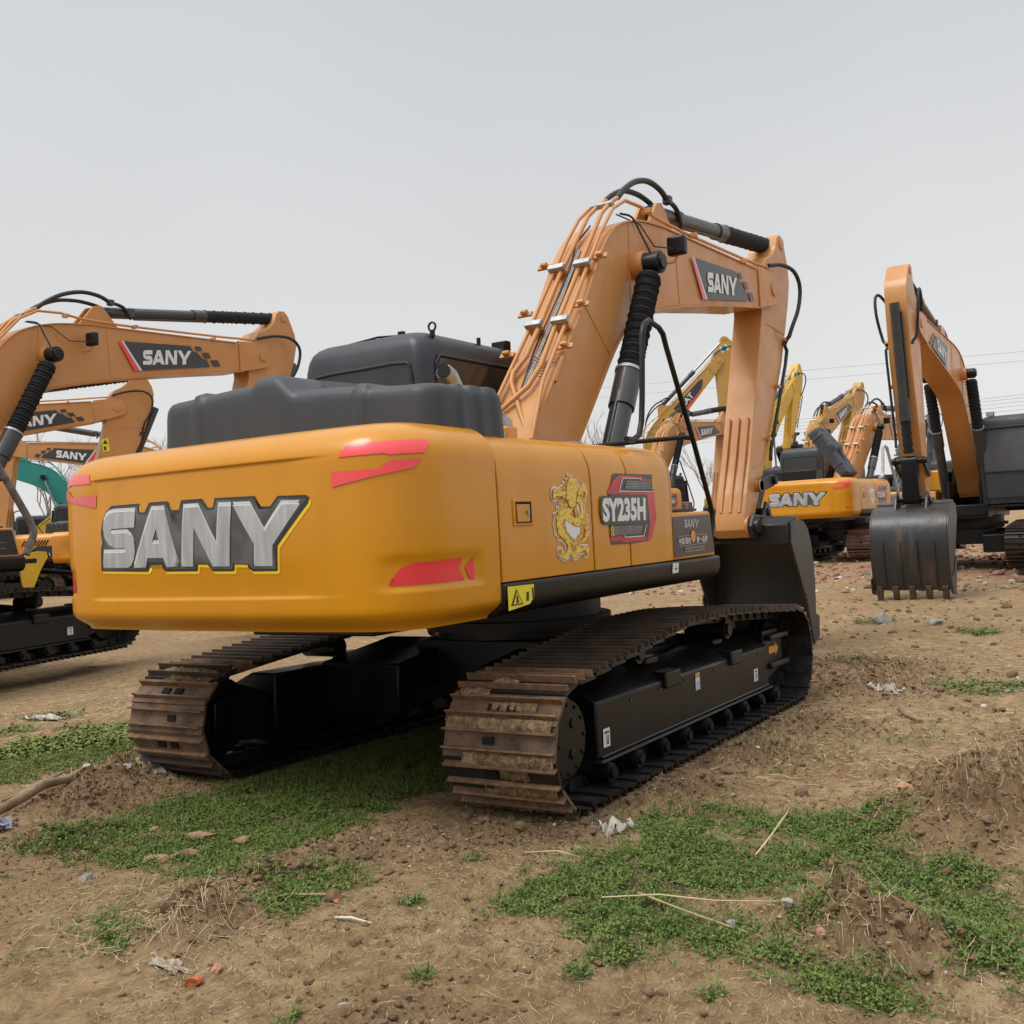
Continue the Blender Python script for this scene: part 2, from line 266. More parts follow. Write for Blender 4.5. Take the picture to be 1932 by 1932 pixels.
def cw_pt(s, z, off=0):
    x = np.interp(s, _CS, _CW[:, 0]); y = np.interp(s, _CS, _CW[:, 1])
    x2 = np.interp(s+.01, _CS, _CW[:, 0]); y2 = np.interp(s+.01, _CS, _CW[:, 1]); x1 = np.interp(s-.01, _CS, _CW[:, 0]); y1 = np.interp(s-.01, _CS, _CW[:, 1])
    tx, ty = x2-x1, y2-y1; l = math.hypot(tx, ty)+1e-9; nx, ny = -ty/l, tx/l
    if nx*(-1)+0 < 0 and abs(s) < .5: nx, ny = -nx, -ny
    # recessed middle band between the two creases, tapering out to the right
    tp = sm(s, -1.0, -.55)*(1-sm(s, .93, 1.0))
    rec = (.016*sm(z, 1.72, 2.02)*(1-sm(z, 2.022, 2.036))+.012*sm(z, 1.315, 1.33)*(1-sm(z, 1.33, 1.55)))*tp
    pk = lambda s0, s1: .014*sm(z, 1.325, 1.365)*(1-sm(z, 1.46, 1.53))*sm(s, s0, s0+.05)*(1-sm(s, s1-.14, s1))
    rec += pk(-1.87, -1.13)+pk(1.2, 1.9)
    # overall barrel of the casting
    ins = .10*(1-sm(z, 1.135, 1.26))**2.0 + .23*(1-math.sqrt(max(0, 1-(max(0, z-1.985)/.208)**2)))+.010*abs(z-1.65)
    o = off-rec-ins
    return (x+nx*o, y+ny*o, z)
def planar(o, ux, uz, n):
    o, ux, uz, n = map(Vector, (o, ux, uz, n))
    return lambda u, v, d: o+ux*u+uz*v+n*d
def boom_decal(boom, xf, side, m, brand='four', dx=0):
    """band with red/white stripe, word and three checks on the boom side (side -1 right, +1 left)"""
    y = side*.252
    def fn(u, v, d): p = xf((u+dx, v)); return Vector((p[0], y+side*d, p[1]))
    if brand == 'four':
        bg = [(3.492, 4.417), (4.728, 4.493), (4.774, 4.417), (4.853, 4.405), (4.958, 4.318), (5.039, 4.31), (5.113, 4.204), (3.794, 4.015)]
        L = [([bg, [(4.808, 4.497), (4.921, 4.509), (4.963, 4.448), (4.849, 4.431)], [(4.943, 4.415), (5.081, 4.429), (5.136, 4.345), (5.02, 4.333)], [(5.116, 4.315), (5.265, 4.328), (5.328, 4.237), (5.192, 4.217)]], DGR),
             ([[(3.443, 4.416), (3.474, 4.419), (3.787, 4.012), (3.742, 4.007)]], WHT), ([[(3.392, 4.395), (3.443, 4.416), (3.742, 4.007), (3.652, 3.99)]], REF)]
        q = [(3.80, 4.09), (3.80, 4.315), (4.735, 4.435), (4.735, 4.21)]
        if side > 0: q = [q[3], q[2], q[1], q[0]]
        if side > 0: q = [(4.66, 4.2), (4.66, 4.425), (3.72, 4.315), (3.72, 4.09)]
        L.append((qpolys(letters_unit(), q), WHT))
    elif brand == 'cat':
        bg = [(3.3, 4.42), (4.9, 4.5), (5.05, 4.42), (4.75, 4.2), (3.45, 4.06)]
        L = [([bg], DGR), ([[(3.46, 4.05), (4.6, 4.165), (4.5, 4.1), (3.5, 3.99)]], REF), (qpolys(text_polys('CAT', .02), [(3.6, 4.13), (3.6, 4.36), (4.3, 4.42), (4.3, 4.19)]), WHT)]
    elif brand == 'volvo':
        L = [(qpolys(text_polys('VOLVO', .02), [(3.3, 4.13), (3.3, 4.36), (4.9, 4.48), (4.9, 4.25)]), WHT)]
    else: return
    return decal('boom_decal', boom, L, fn, off0=.002)
def bellows(mb, a, b, r, n, m=0, seg=18):
    a, b = Vector(a), Vector(b); P = []; Q = []
    for i in range(n*2+1): P.append(a.lerp(b, i/(2*n))); Q.append(r*(1.0 if i % 2 else .82)*(1+.05*math.sin(i*1.7)))
    mb.tube(P, Q, seg, m)
def track_path():
    P = []
    for k in range(0, 11): a = R(112+ (268-112)*k/10); P.append((-2.10+.385*math.cos(a), .385+.385*math.sin(a)))
    P += [(-1.6, -.002), (1.6, -.002)]
    for k in range(0, 11): a = R(-88+(180-10)*k/10); P.append((2.09+.425*math.cos(a), .425+.425*math.sin(a)))
    P += [(1.1, .91), (.25, .95), (-.51, .94), (-1.06, .875), (-1.57, .82)]
    return P
def resample(P, n):
    P = np.array(P+[P[0]], float); d = np.concatenate([[0], np.cumsum(np.linalg.norm(np.diff(P, axis=0), axis=1))])
    t = np.linspace(0, d[-1], n, endpoint=False); return np.stack([np.interp(t, d, P[:, 0]), np.interp(t, d, P[:, 1])], 1)
def shrink(P, k):
    n = len(P); o = []
    for i in range(n):
        a, b = P[i-1], P[(i+1) % n]; tx, tz = b[0]-a[0], b[1]-a[1]; l = math.hypot(tx, tz)+1e-9; d = .011
        o.append((P[i][0]-tz/l*d*_orient, P[i][1]+tx/l*d*_orient))
    return o
_orient = 1 if sum(G_DRAGON['dragon_white'][i-1][0]*G_DRAGON['dragon_white'][i][1]-G_DRAGON['dragon_white'][i][0]*G_DRAGON['dragon_white'][i-1][1] for i in range(len(G_DRAGON['dragon_white']))) > 0 else -1
_holeA = [(-1.585, 1.64), (-1.555, 1.66), (-1.50, 1.62), (-1.44, 1.605), (-1.40, 1.60), (-1.41, 1.57), (-1.45, 1.545), (-1.48, 1.53), (-1.52, 1.55), (-1.57, 1.585)]
_holeB = [(-1.44, 1.70), (-1.425, 1.745), (-1.405, 1.74), (-1.395, 1.70), (-1.41, 1.675)]
def excavator(name, label, loc, psi=0, upsi=0, be=0, ga=0, de=0, paint=None, cwp=None, brand='four', model='SY215H', group=None, hero=False, raised=False, us=1, utilt=0, sx=1, dragon=True, rear_logo=True, gh_=None, dx=0, cross=False, cabp=None, rail=None, ltext=None, wornb=False, boots=True, covered=True):
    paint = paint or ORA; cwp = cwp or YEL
    root = empty(name, loc, R(psi), label=label, cat='excavator', group=group)
    be, ga, de, upsi = R(be), R(ga), R(de), R(upsi)
    bx = lambda p: rot2(p, F0, be)
    T1 = bx(T0); dT = (T1[0]-T0[0], T1[1]-T0[1])
    sx_ = lambda p: rot2((p[0]+dT[0], p[1]+dT[1]), T1, ga)
    W1 = sx_(W0); dW = (W1[0]-W0[0], W1[1]-W0[1])
    kx = lambda p: rot2(((p[0] if p[0] < 5.3 else 5.3+(p[0]-5.3)*(.80 if hero else 1))+dW[0], p[1]+dW[1]), W1, de)
    V = lambda p, y: (p[0], y, p[1])
    # ---- counterweight
    ss = np.concatenate([np.linspace(_CS[0], -1.95, 8), np.linspace(-1.9, -.5, 50), np.linspace(-.45, .9, 20), np.linspace(.92, 1.95, 36), np.linspace(2.0, _CS[-1], 6)]) if hero else np.linspace(_CS[0], _CS[-1], 50)
    zs = sorted(set([1.135, 1.145, 1.16, 1.18, 1.2, 1.22, 1.24, 1.26, 1.3, 1.315, 1.322, 1.33, 1.337, 2.02, 2.025, 2.03, 2.035]+list(np.round(np.linspace(1.31, 1.56, 18), 3))+list(np.round(np.linspace(1.6, 2.0, 8), 3))+list(np.round(np.linspace(2.01, 2.19, 16), 3)))) if hero else [1.135, 1.15, 1.18, 1.25, 1.32, 1.35, 1.7, 2.01, 2.05, 2.1, 2.15, 2.18, 2.19]
    rings = [[cw_pt(s, z) for s in ss]+[(-2.3, 1.2, z), (-2.3, -1.2, z)] for z in zs]
    cw = loft(rings).build('counterweight', cwp, root, smooth=50)
    if rear_logo:
        yel = [[(s-.012, z-.016) for s, z in SLB]]
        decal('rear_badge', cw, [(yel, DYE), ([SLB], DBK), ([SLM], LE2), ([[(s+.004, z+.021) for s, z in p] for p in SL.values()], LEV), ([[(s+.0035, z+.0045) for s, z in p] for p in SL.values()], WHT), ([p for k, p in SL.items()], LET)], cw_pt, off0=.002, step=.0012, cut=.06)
        rf = [[(-.976, 2.015), (-1.023, 2.078), (-1.465, 2.089), (-1.486, 2.077), (-1.436, 2.018), (-1.249, 2.012), (-1.232, 2.02)], [(-.937, 1.946), (-1.191, 1.944), (-1.26, 1.985), (-1.42, 1.99), (-1.377, 1.944), (-.937, 1.869)]]
        rl = [[(-1.213, 1.365), (-1.23, 1.394), (-1.282, 1.448), (-1.345, 1.472), (-1.693, 1.482), (-1.655, 1.428), (-1.705, 1.365)], [(-1.71, 1.432), (-1.79, 1.482), (-1.79, 1.362), (-1.743, 1.368)]]
        decal('upper_reflector', cw, [(rf, REU)], cw_pt, off0=.005, cut=.025); decal('lower_reflector', cw, [(rl, REF)], cw_pt, off0=.004, cut=.03)
        mir = lambda L_: [[(-s+.0, z) for s, z in p] for p in L_]
        decal('upper_reflector', cw, [(mir(rf), REP)], cw_pt, off0=.005, cut=.025); decal('lower_reflector', cw, [(mir(rl), REF)], cw_pt, off0=.004, cut=.03)
    # ---- right side panels (curved shells)
    prof = [(-1.37, 1.325), (-1.37, 1.88), (-1.362, 1.98), (-1.33, 2.065), (-1.27, 2.125), (-1.18, 2.155), (-1.05, 2.165), (-.62, 2.17), (-.62, 2.14), (-1.05, 2.135), (-1.18, 2.12), (-1.25, 2.09), (-1.3, 2.04), (-1.33, 1.96), (-1.335, 1.88), (-1.335, 1.325)]
    for a, b in ((-2.284, -1.229), (-1.211, -.709), (-.691, -.012)):
        d = MB().prism(prof, a, b, 0).build('side_door', cwp, root, bevel=.005, smooth=40)
        if a < -2:
            m = MB(); m.prism([(-2.15, 1.63), (-1.94, 1.63), (-1.94, 1.78), (-2.15, 1.78)], -1.366, -1.378); l = m.build('latch_recess', cwp, d, bevel=.004); MB().box((-2.045, -1.3785, 1.705), (.165, .003, .12)).build('latch_gap_shade', HOL, l)  # black plate standing for the shade inside the latch recess
            MB().box((-2.055, -1.381, 1.70), (.135, .010, .10)).build('latch', cwp, l, bevel=.004)
            MB().cyl((-2.015, -1.384, 1.705), (-2.015, -1.394, 1.705), .014, 14).build('lock', CHR, l)
    prof2 = [(-1.35, 1.42), (-1.35, 1.88), (-1.31, 2.05), (-1.25, 2.11), (-1.18, 2.14), (-.64, 2.155), (-.64, 1.42)]
    MB().prism(prof2, -2.26, -.04, 0).build('engine_bay_wall', BLK, root)
    pf = [(y, max(z, 1.66)) for y, z in prof[:8]]+[(-.62, 1.66)]
    rings = [[(x, -.62+(y+.62)*k, 1.66+(z-1.66)*k) for y, z in pf] for x, k in ((-.006, 1), (.02, .997), (.045, .98), (.062, .955), (.072, .92), (.074, .86))]
    loft(rings).build('front_fairing', cwp, root, smooth=50)
    # toolbox with black label panel and tread plate
    m = MB(); m.prism([(-.01, 1.325), (-.01, 1.668), (.70, 1.676), (.735, 1.66), (.80, 1.325)], -1.37, -.62, 1); tb = m.build('toolbox', paint if not hero else cwp, root, bevel=.012)
    MB().box((.33, -.97, 1.69), (.62, .66, .02)).build('step_plate', BLK, tb, bevel=.004)
    pl = planar((0, -1.372, 0), (1, 0, 0), (0, 0, 1), (0, -1, 0))
    L = [([[(.0, 1.64), (.705, 1.648), (.775, 1.358), (.77, 1.35), (.0, 1.343)]], DBK),
         (qpolys(letters_unit(), [(.205, 1.555), (.205, 1.617), (.49, 1.622), (.48, 1.557)])+[[(.07, 1.493), (.635, 1.499), (.635, 1.502), (.07, 1.496)], [(.07, 1.42), (.625, 1.427), (.625, 1.43), (.07, 1.423)]], LET),
         ([[(.355+.045*math.cos(a*math.pi/10), 1.487+.045*math.sin(a*math.pi/10)) for a in range(20)]], HORA)]
    if hero:
        L.append((qpolys(text_polys('中国·服务', .01), [(.078, 1.434), (.078, 1.482), (.30, 1.484), (.30, 1.436)])+qpolys(text_polys('第一品牌', .01), [(.41, 1.436), (.41, 1.484), (.625, 1.488), (.62, 1.44)]), WHT))
        L.append((qpolys(text_polys('服务热线 400 6098318', 0), [(.18, 1.395), (.18, 1.412), (.55, 1.414), (.55, 1.397)])+qpolys(text_polys('投诉热线 400 8879318', 0), [(.18, 1.372), (.18, 1.389), (.55, 1.391), (.55, 1.374)]), LET))
    decal('label_panel', tb, L, pl)
    # model decal on the side doors
    dz = planar((0, -1.371, 0), (1, 0, 0), (0, 0, 1), (0, -1, 0))
    blk=[(-.898,1.944),(-.312,1.945),(-.308,1.91),(-.283,1.7),(-.275,1.637),(-.383,1.487),(-.67,1.475),(-.985,1.479),(-.99,1.53),(-.996,1.6),(-.99,1.80),(-1.0,1.81)]
    SYB=[(-1.084,1.797),(-.978,1.795),(-.977,1.803),(-.427,1.805),(-.408,1.737),(-.429,1.61),(-.453,1.601),(-1.066,1.612),(-1.104,1.623),(-1.114,1.651),(-1.127,1.688),(-1.114,1.786)]
    red=[[(-1.0,1.81),(-.985,1.84),(-.885,1.912),(-.825,1.933),(-.482,1.934),(-.435,1.91),(-.312,1.909),(-.312,1.894),(-.49,1.894),(-.52,1.914),(-.775,1.912),(-.84,1.822),(-.295,1.824),(-.275,1.637),(-.383,1.487),(-.445,1.487),(-.39,1.6),(-.405,1.8)],
         [(-.99,1.528),(-.82,1.528),(-.79,1.515),(-.46,1.515),(-.45,1.49),(-.72,1.487),(-.83,1.485),(-.85,1.5),(-.99,1.5)]]
    wl=[[(-.845,1.824),(-.785,1.918),(-.51,1.918),(-.49,1.902),(-.5,1.902),(-.52,1.912),(-.775,1.912),(-.832,1.83),(-.295,1.828),(-.295,1.824)],
        [(-.81,1.535),(-.785,1.517),(-.5,1.517),(-.44,1.61),(-.71,1.61),(-.71,1.605),(-.452,1.604),(-.505,1.523),(-.78,1.523),(-.8,1.535)]]
    gr=[[(-.72,1.902),(-.312,1.902),(-.298,1.836),(-.765,1.838)],[(-.995,1.602),(-.495,1.602),(-.55,1.536),(-.995,1.532)]]
    gl=[]
    for k in range(1, 6): z=1.838+.064*k/6; gl.append([(-.75+.04*k/6,z-.0012),(-.300,z-.0012),(-.300,z+.0012),(-.75+.04*k/6,z+.0012)]); z=1.534+.067*k/6; gl.append([(-.995,z-.0012),(-.55+.05*k/6,z-.0012),(-.55+.05*k/6,z+.0012),(-.995,z+.0012)])
    for k in range(18): x=-.735+.024*k; gl.append([(x,1.842),(x+.002,1.842),(x+.004,1.9),(x+.002,1.9)]); x=-.98+.024*k; gl.append([(x,1.536),(x+.002,1.536),(x+.004,1.6),(x+.002,1.6)])
    ye=[[(-.33+.012*i,1.84+.012*j),(-.318+.012*i,1.84+.012*j),(-.318+.012*i,1.852+.012*j),(-.33+.012*i,1.852+.012*j)] for i in range(3) for j in range(5) if (i+j)%2==0]+[[(-.995+.016*i,1.535+.016*j),(-.979+.016*i,1.535+.016*j),(-.979+.016*i,1.551+.016*j),(-.995+.016*i,1.551+.016*j)] for i in range(3) for j in range(4) if (i+j)%2==0]
    if brand == 'four':
        q=[(-1.10,1.628),(-1.095,1.783),(-.453,1.784),(-.465,1.626)]
        lay=[([blk],DGR),(red,DRD),(gr,DBK),(gl,LET),(wl,WHT),(ye,DYE),([SYB],DBK),(qpolys(text_polys(model,.05),q),WHT)]
        if not hero: lay=[([blk],DGR),(red,DRD),(wl,WHT),([SYB],DBK),(qpolys(text_polys(model,.05),q),WHT)]
        decal('model_decal', root, lay, dz, step=.0012)
    if dragon:
        G = G_DRAGON
        if hero: decal('dragon_decal', root, [([G['dragon_white']], WHT), ([shrink(G['dragon_white'], .90)], DRG), ([_holeA, _holeB], WHT), ([G['gold_body']], GLD), ([G['gold_head'], G['gold_claw1'], G['gold_claw2'], G['gold_claw3']], GLD), ([G['red1'], G['red2'], G['red3']], DRG)], dz)
        else: decal('dragon_decal', root, [([G['dragon_white']], WHT), ([G['gold_body']], GLD)], dz)
    # ---- left side: doors, walkway, cab
    pl_ = [(-y if i else -y, z) for i, (y, z) in enumerate(prof)]
    for a, b in ((-2.288, -1.5), (-1.49, -.62)): MB().prism(pl_, a, b, 0).build('side_door', cwp, root, bevel=.012, smooth=40)
    MB().box((-1.45, .02, 1.75), (1.6, 1.26, .7)).build('engine_bay', BLK, root, bevel=.01)
    MB().box((-.9, .02, 2.1), (1.7, 1.26, .06)).build('top_deck', BLK, root, bevel=.01)
    if ltext:
        pls = planar((0, 1.372, 0), (-1, 0, 0), (0, 0, 1), (0, 1, 0))
        decal('model_decal', root, [([[(1.0, 1.34), (2.28, 1.34), (2.28, 1.74), (1.75, 1.74), (1.3, 1.50), (.75, 1.50), (.7, 1.34)]], DBK), (qpolys(text_polys(ltext, .02), [(1.32, 1.39), (1.32, 1.5), (2.2, 1.5), (2.2, 1.39)]), WHT), ([[(1.2+.1*k, 1.75), (1.25+.1*k, 1.75), (1.38+.1*k, 1.95), (1.33+.1*k, 1.95)] for k in range(9)], BLK)], pls)
    # ---- lower skirt and revolving frame
    bp_ = [(-1.385, 1.32), (-1.385, 1.24), (-1.37, 1.185), (-1.33, 1.15), (-1.26, 1.135), (-1.2, 1.14), (-1.2, 1.32)]
    for s in (1, -1): MB().prism([(y*s, z) for y, z in bp_], -2.30, .87 if s == 1 else 1.1, 0).build('skirt_beam', BLK, root, bevel=.02, smooth=50, seg=3)
    m = MB(); m.box((-.6, 0, 1.18), (3.5, 1.0, .3)); m.box((-2.2, 0, 1.24), (.6, 2.3, .16)); m.box((-.5, 0, 1.26), (3.2, 2.5, .06)); m.prism([(.2, 1.0), (.2, 1.32), (1.2, 1.32), (1.2, 1.1)], -.45, .45)
    for s in (-1, 1): m.box((.45, s*.33, 1.55), (.9, .06, .6)); m.box((-.15, s*.33, 1.75), (.5, .06, .9))
    m.build('revolving_frame', BLK, root, bevel=.01)
    m = MB(); m.cyl((0, 0, .80), (0, 0, 1.08), .66, 40); m.cyl((0, 0, .86), (0, 0, .93), .74, 40); m.build('slew_ring', BLK, root)
    if hero:
        decal('warning_sticker', root, [([[(-2.27, 1.302), (-1.995, 1.298), (-2.0, 1.225), (-2.05, 1.19), (-2.27, 1.17)]], WYE), ([[(-2.245, 1.195), (-2.185, 1.285), (-2.12, 1.195)], [(-2.02, 1.22), (-2.005, 1.22), (-2.005, 1.28), (-2.02, 1.28)], [(-2.085, 1.21), (-2.06, 1.21), (-2.055, 1.26), (-2.08, 1.26)]], DBK), ([[(-2.228, 1.203), (-2.185, 1.268), (-2.138, 1.203)]], WYE), ([[(-2.2, 1.208), (-2.19, 1.25), (-2.18, 1.25), (-2.17, 1.208)]], DBK)], planar((0, -1.387, 0), (1, 0, 0), (0, 0, 1), (0, -1, 0)))
        decal('hook_sticker', root, [([[(-.069, 1.307), (.035, 1.304), (.02, 1.235), (-.085, 1.235)]], WHT), ([[(-.03, 1.245), (-.022, 1.245), (-.012, 1.295), (-.02, 1.295)], [(-.05, 1.262), (.01, 1.262), (.01, 1.268), (-.05, 1.268)]], DBK)], planar((0, -1.387, 0), (1, 0, 0), (0, 0, 1), (0, -1, 0)))
    # ---- engine hood (ribbed plastic cover)
    def hz(y): return 2.425+.055*sm(y, -1.1, -.3)+.12*sm(y, -.22, -.02)-.04*sm(y, .11, .17)-.03*sm(y, .2, 1.0)
    ol = rrect(-2.62, -1.84, -1.2, 1.0, .14, 7); O2 = []
    for i in range(len(ol)):
        a, b = ol[i], ol[(i+1) % len(ol)]; n = max(1, int(math.dist(a, b)/.018))
        O2 += [(a[0]+(b[0]-a[0])*k/n, a[1]+(b[1]-a[1])*k/n) for k in range(n)]
    RX = [-2.33, -2.14, -1.98]; RY = [-.74, -.28, .18, .62, .86]
    def rib(x, y):
        v = 0
        if y < -1.1 or y > .9: v = max(sm(abs(x-c), .045, .03) for c in RX) if True else 0
        if x < -2.5: v = max(v, max(sm(abs(y-c), .055, .035) for c in (-.70, .62)))
        return v
    rings = []
    for t, ins in [(0, 0), (.25, .004), (.5, .008), (.74, .012), (.85, .018), (.92, .030), (.97, .048), (1, .08), (1.0, .16), (1.0, .38)]:
        rg = []
        for x, y in O2:
            cx, cy = -2.23, max(-.95, min(.75, y)); dx_, dy_ = cx-x, cy-y; l = math.hypot(dx_, dy_)+1e-6
            k = min(ins, l*.98); r_ = rib(x, y)*.016
            X, Y = x+dx_/l*(k-r_), y+dy_/l*(k-r_); rg.append((X, Y, 2.14+(hz(Y)-2.14)*t+(r_ if t > .95 else 0)))
        rings.append(rg)
    hood = loft(rings)
    if raised:
        A = Matrix.Translation((-2.2, -1.0, 2.25)) @ Matrix.Rotation(R(54), 4, 'X') @ Matrix.Diagonal((1, .72, .8, 1)) @ Matrix.Translation((2.2, 1.1, -2.2))
        hood.v = [tuple(A @ Vector(v)) for v in hood.v]
        m = MB(); m.box((-2.2, .3, 2.3), (.5, 1.0, .35)); m.build('engine_block', BLK, root, bevel=.02)
    ho = hood.build('engine_hood', PLA, root, smooth=42)
    if hero:
        m = MB(); m.tube([(-1.40, -.5, 2.1), (-1.40, -.5, 2.45), (-1.415, -.5, 2.56), (-1.48, -.51, 2.63), (-1.56, -.52, 2.66)], .058, 20, cap=False); m.tube([(-1.40, -.5, 2.45), (-1.415, -.5, 2.56), (-1.48, -.51, 2.63), (-1.558, -.52, 2.659)], .053, 20); ex = m.build('exhaust_pipe', ALU, root)
        MB().cyl((-1.562, -.52, 2.6605), (-1.564, -.52, 2.6612), .051, 20).build('pipe_mouth_shade', HOL, ex)  # black disc painted in for the shaded hollow of the pipe
    # ---- cab
    cz = [1.32, 2.0, 2.92, 3.01, 3.09, 3.15, 3.19, 3.215, 3.23]; ci = [0, 0, .0, .008, .022, .045, .08, .125, .24]
    rings = []
    for z, i in zip(cz, ci):
        ln = .08*sm(z, 1.3, 1.9); tp_ = .10*sm(z, 2.0, 3.1)
        rings.append([(x, y, z) for x, y in rrect(-.58+i, 1.08+ln-tp_-i, .38+i, 1.68-i, .12, 9)])
    cab = loft(rings).build('cab', cabp or CABM, root, smooth=50)
    g = planar((0, .378, 0), (1, 0, 0), (0, 0, 1), (0, -1, 0)); g2 = planar((0, 1.682, 0), (1, 0, 0), (0, 0, 1), (0, 1, 0))
    for nm_, gg in (('right_window', g), ('door_window', g2)):
        decal('side_window', cab, [([[(-.40, 2.02), (-.40, 2.94), (-.36, 3.0), (.86, 3.0), (.92, 2.94), (1.0, 2.02)]], GLS)], gg, off0=.004)
        MB().tube([V(p, .374 if gg is g else 1.686) for p in [(-.42, 2.0), (-.42, 2.95), (-.37, 3.02), (.87, 3.02), (.94, 2.95), (1.02, 2.0), (-.42, 2.0)]], .012, 6).build('window_seal', RUB, cab)
    rr = crom([(1.54, 2.35), (1.54, 2.86), (1.46, 2.95), (.95, 2.96), (.6, 2.96), (.5, 2.88), (.49, 2.35)], 3)
    decal('rear_window', cab, [([rr], GLS)], planar((-.581, 0, 0), (0, 1, 0), (0, 0, 1), (-1, 0, 0)), off0=.002)
    MB().tube([(-.586, y, z) for y, z in rr], .014, 8).build('window_seal', RUB, cab)
    fx = lambda z: 1.166-.1*sm(z, 2.0, 3.1)-.0
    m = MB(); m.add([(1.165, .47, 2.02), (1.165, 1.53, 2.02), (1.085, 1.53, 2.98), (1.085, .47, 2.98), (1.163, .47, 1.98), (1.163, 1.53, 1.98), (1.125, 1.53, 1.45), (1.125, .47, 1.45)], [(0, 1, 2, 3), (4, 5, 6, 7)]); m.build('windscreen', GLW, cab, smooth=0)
    m = MB(); m.tube([(1.17, .45, 1.4), (1.19, .44, 2.0), (1.11, .44, 2.95), (1.11, 1.56, 2.95), (1.19, 1.56, 2.0), (1.17, 1.55, 1.4)], .03, 8); m.tube([(1.19, .44, 2.0), (1.19, 1.56, 2.0)], .016, 8); m.build('windscreen_frame', RUB, cab)
    m = MB(); m.box((.92, .62, 3.27), (.08, .16, .09)); m.tube([(.88, .62, 3.18), (.92, .62, 3.27)], .012, 6); l_ = m.build('work_lamp', BLK, cab, bevel=.01); MB().box((.963, .62, 3.27), (.006, .14, .07)).build('lens', LMP, l_)
    if hero:
        m = MB(); m.tube([(-.36, .44+.0, 3.17), (-.36, .44, 3.22)], .022, 8)
        m.tube([(-.36+.034*math.cos(a), .44+.0, 3.255+.034*math.sin(a)) if False else (-.36, .44+.034*math.cos(a), 3.255+.034*math.sin(a)) for a in np.linspace(0, 2*math.pi, 17)], .009, 8, cap=False); m.build('lifting_eye', BLK, cab)
        m = MB(); m.tube([(-.35, .75, 3.23), (-.42, .95, 3.235), (-.46, 1.3, 3.2)], .009, 6); m.box((-.36, .75, 3.24), (.04, .05, .04)); m.build('wiper', BLK, cab)
        for x in (.35, .75): MB().cyl((x, .48, 3.15), (x, .48, 3.26), .018, 10).build('roof_bolt', BLK, cab)
        for y in (.58, 1.1): MB().box((-.595, y, 2.4), (.02, .08, .04)).build('hinge', BLK, cab, bevel=.005)
    # ---- boom
    bp = [bx(p) for p in BOOM]
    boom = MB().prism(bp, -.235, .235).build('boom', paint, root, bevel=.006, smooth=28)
    n1 = 10*4-3; top = bp[1:n1+2]; nn = len(BOOM)
    bot = bp[nn-33-3:]
    def strip(mb, P, y0, y1, t):
        n = len(P); vs = []
        for i in range(n):
            a, b = P[max(0, i-1)], P[min(n-1, i+1)]; dx_, dz_ = b[0]-a[0], b[1]-a[1]; l = math.hypot(dx_, dz_)+1e-9; nx, nz = -dz_/l*t, dx_/l*t
            for y in (y0, y1): vs += [(P[i][0], y, P[i][1]), (P[i][0]+nx, y, P[i][1]+nz)]
        fs = []
        for i in range(n-1):
            a = 4*i; b = a+4
            fs += [(a, a+1, b+1, b), (a+2, b+2, b+3, a+3), (a+1, a+3, b+3, b+1), (a, b, b+2, a+2)]
        fs += [(0, 2, 3, 1), (4*n-4, 4*n-3, 4*n-1, 4*n-2)]; mb.add(vs, fs)
    topc = [bx(p) for p in BOOM[1:BOOM.index((5.5, 4.66))+1]]; botc = [bx(p) for p in BOOM[BOOM.index((5.62, 4.21)):-1]]
    m = MB(); strip(m, topc, -.252, .252, .016); m.build('flange_plate', paint, boom, smooth=30); m = MB(); strip(m, botc, -.252, .252, .016); m.build('flange_plate', paint, boom, smooth=30)
    m = MB()
    for s in (-1, 1):
        m = MB(); m.cyl((bx(K0)[0], s*.23, bx(K0)[1]), (bx(K0)[0], s*.36, bx(K0)[1]), .13, 24); m.build('pin_boss', paint, boom, bevel=.006); m = MB(); m.cyl(V(bx(T0), s*.24), V(bx(T0), s*.275), .085, 20)
        nose = [(5.55, 4.19), (5.55, 4.69), (5.75, 4.71), (6.07, 4.72), (6.2, 4.67), (6.28, 4.57), (6.27, 4.42), (6.19, 4.33), (5.9, 4.26)]
        m.prism([bx(p) for p in nose], s*.236, s*.256); m.build('nose_plate', paint, boom, bevel=.006)
    # weld beads
    m = MB()
    for s in (-1, 1):
        for P in ([(.96, 3.52), (1.39, 3.14)], [(1.92, 4.44), (1.88, 3.6)], [(3.0, 4.58), (3.05, 3.85)]): MB().tube([V(bx(p), s*.236) for p in P], .006, 5).build('weld_bead', paint, boom)
    # stick cylinder bracket
    m = MB()
    for s in (-.09, .09): m.prism([bx(p) for p in [(2.62, 4.57), (2.9, 4.90), (3.02, 4.93), (3.1, 4.87), (3.35, 4.59)]], s-.02, s+.02); m.build('cylinder_bracket', paint, boom, bevel=.005); m = MB()
    boom_decal(boom, bx, -1, paint, brand, dx); boom_decal(boom, bx, 1, paint, brand, dx)
    # pipes on the boom
    P1 = [(.0, .2, 2.48), (.2, .19, 2.75), (.62, .16, 3.27), (1.11, .14, 3.89), (1.4, .14, 4.25), (1.6, .12, 4.48), (1.82, .10, 4.64)]
    P2 = [(-.06, -.22, 2.30), (.28, .13, 2.83), (.34, .14, 2.92), (.45, .07, 3.06), (.62, .06, 3.28), (1.09, .06, 3.87), (1.38, .04, 4.22), (1.62, .03, 4.50), (1.85, .02, 4.66), (2.0, .02, 4.74)]
    P3 = [(.06, .14, 2.56), (.22, -.07, 2.77), (.36, -.12, 2.95), (.6, -.11, 3.25), (1.07, -.12, 3.84), (1.4, -.12, 4.25), (1.62, -.11, 4.50), (1.85, -.10, 4.66), (2.0, -.10, 4.74)]
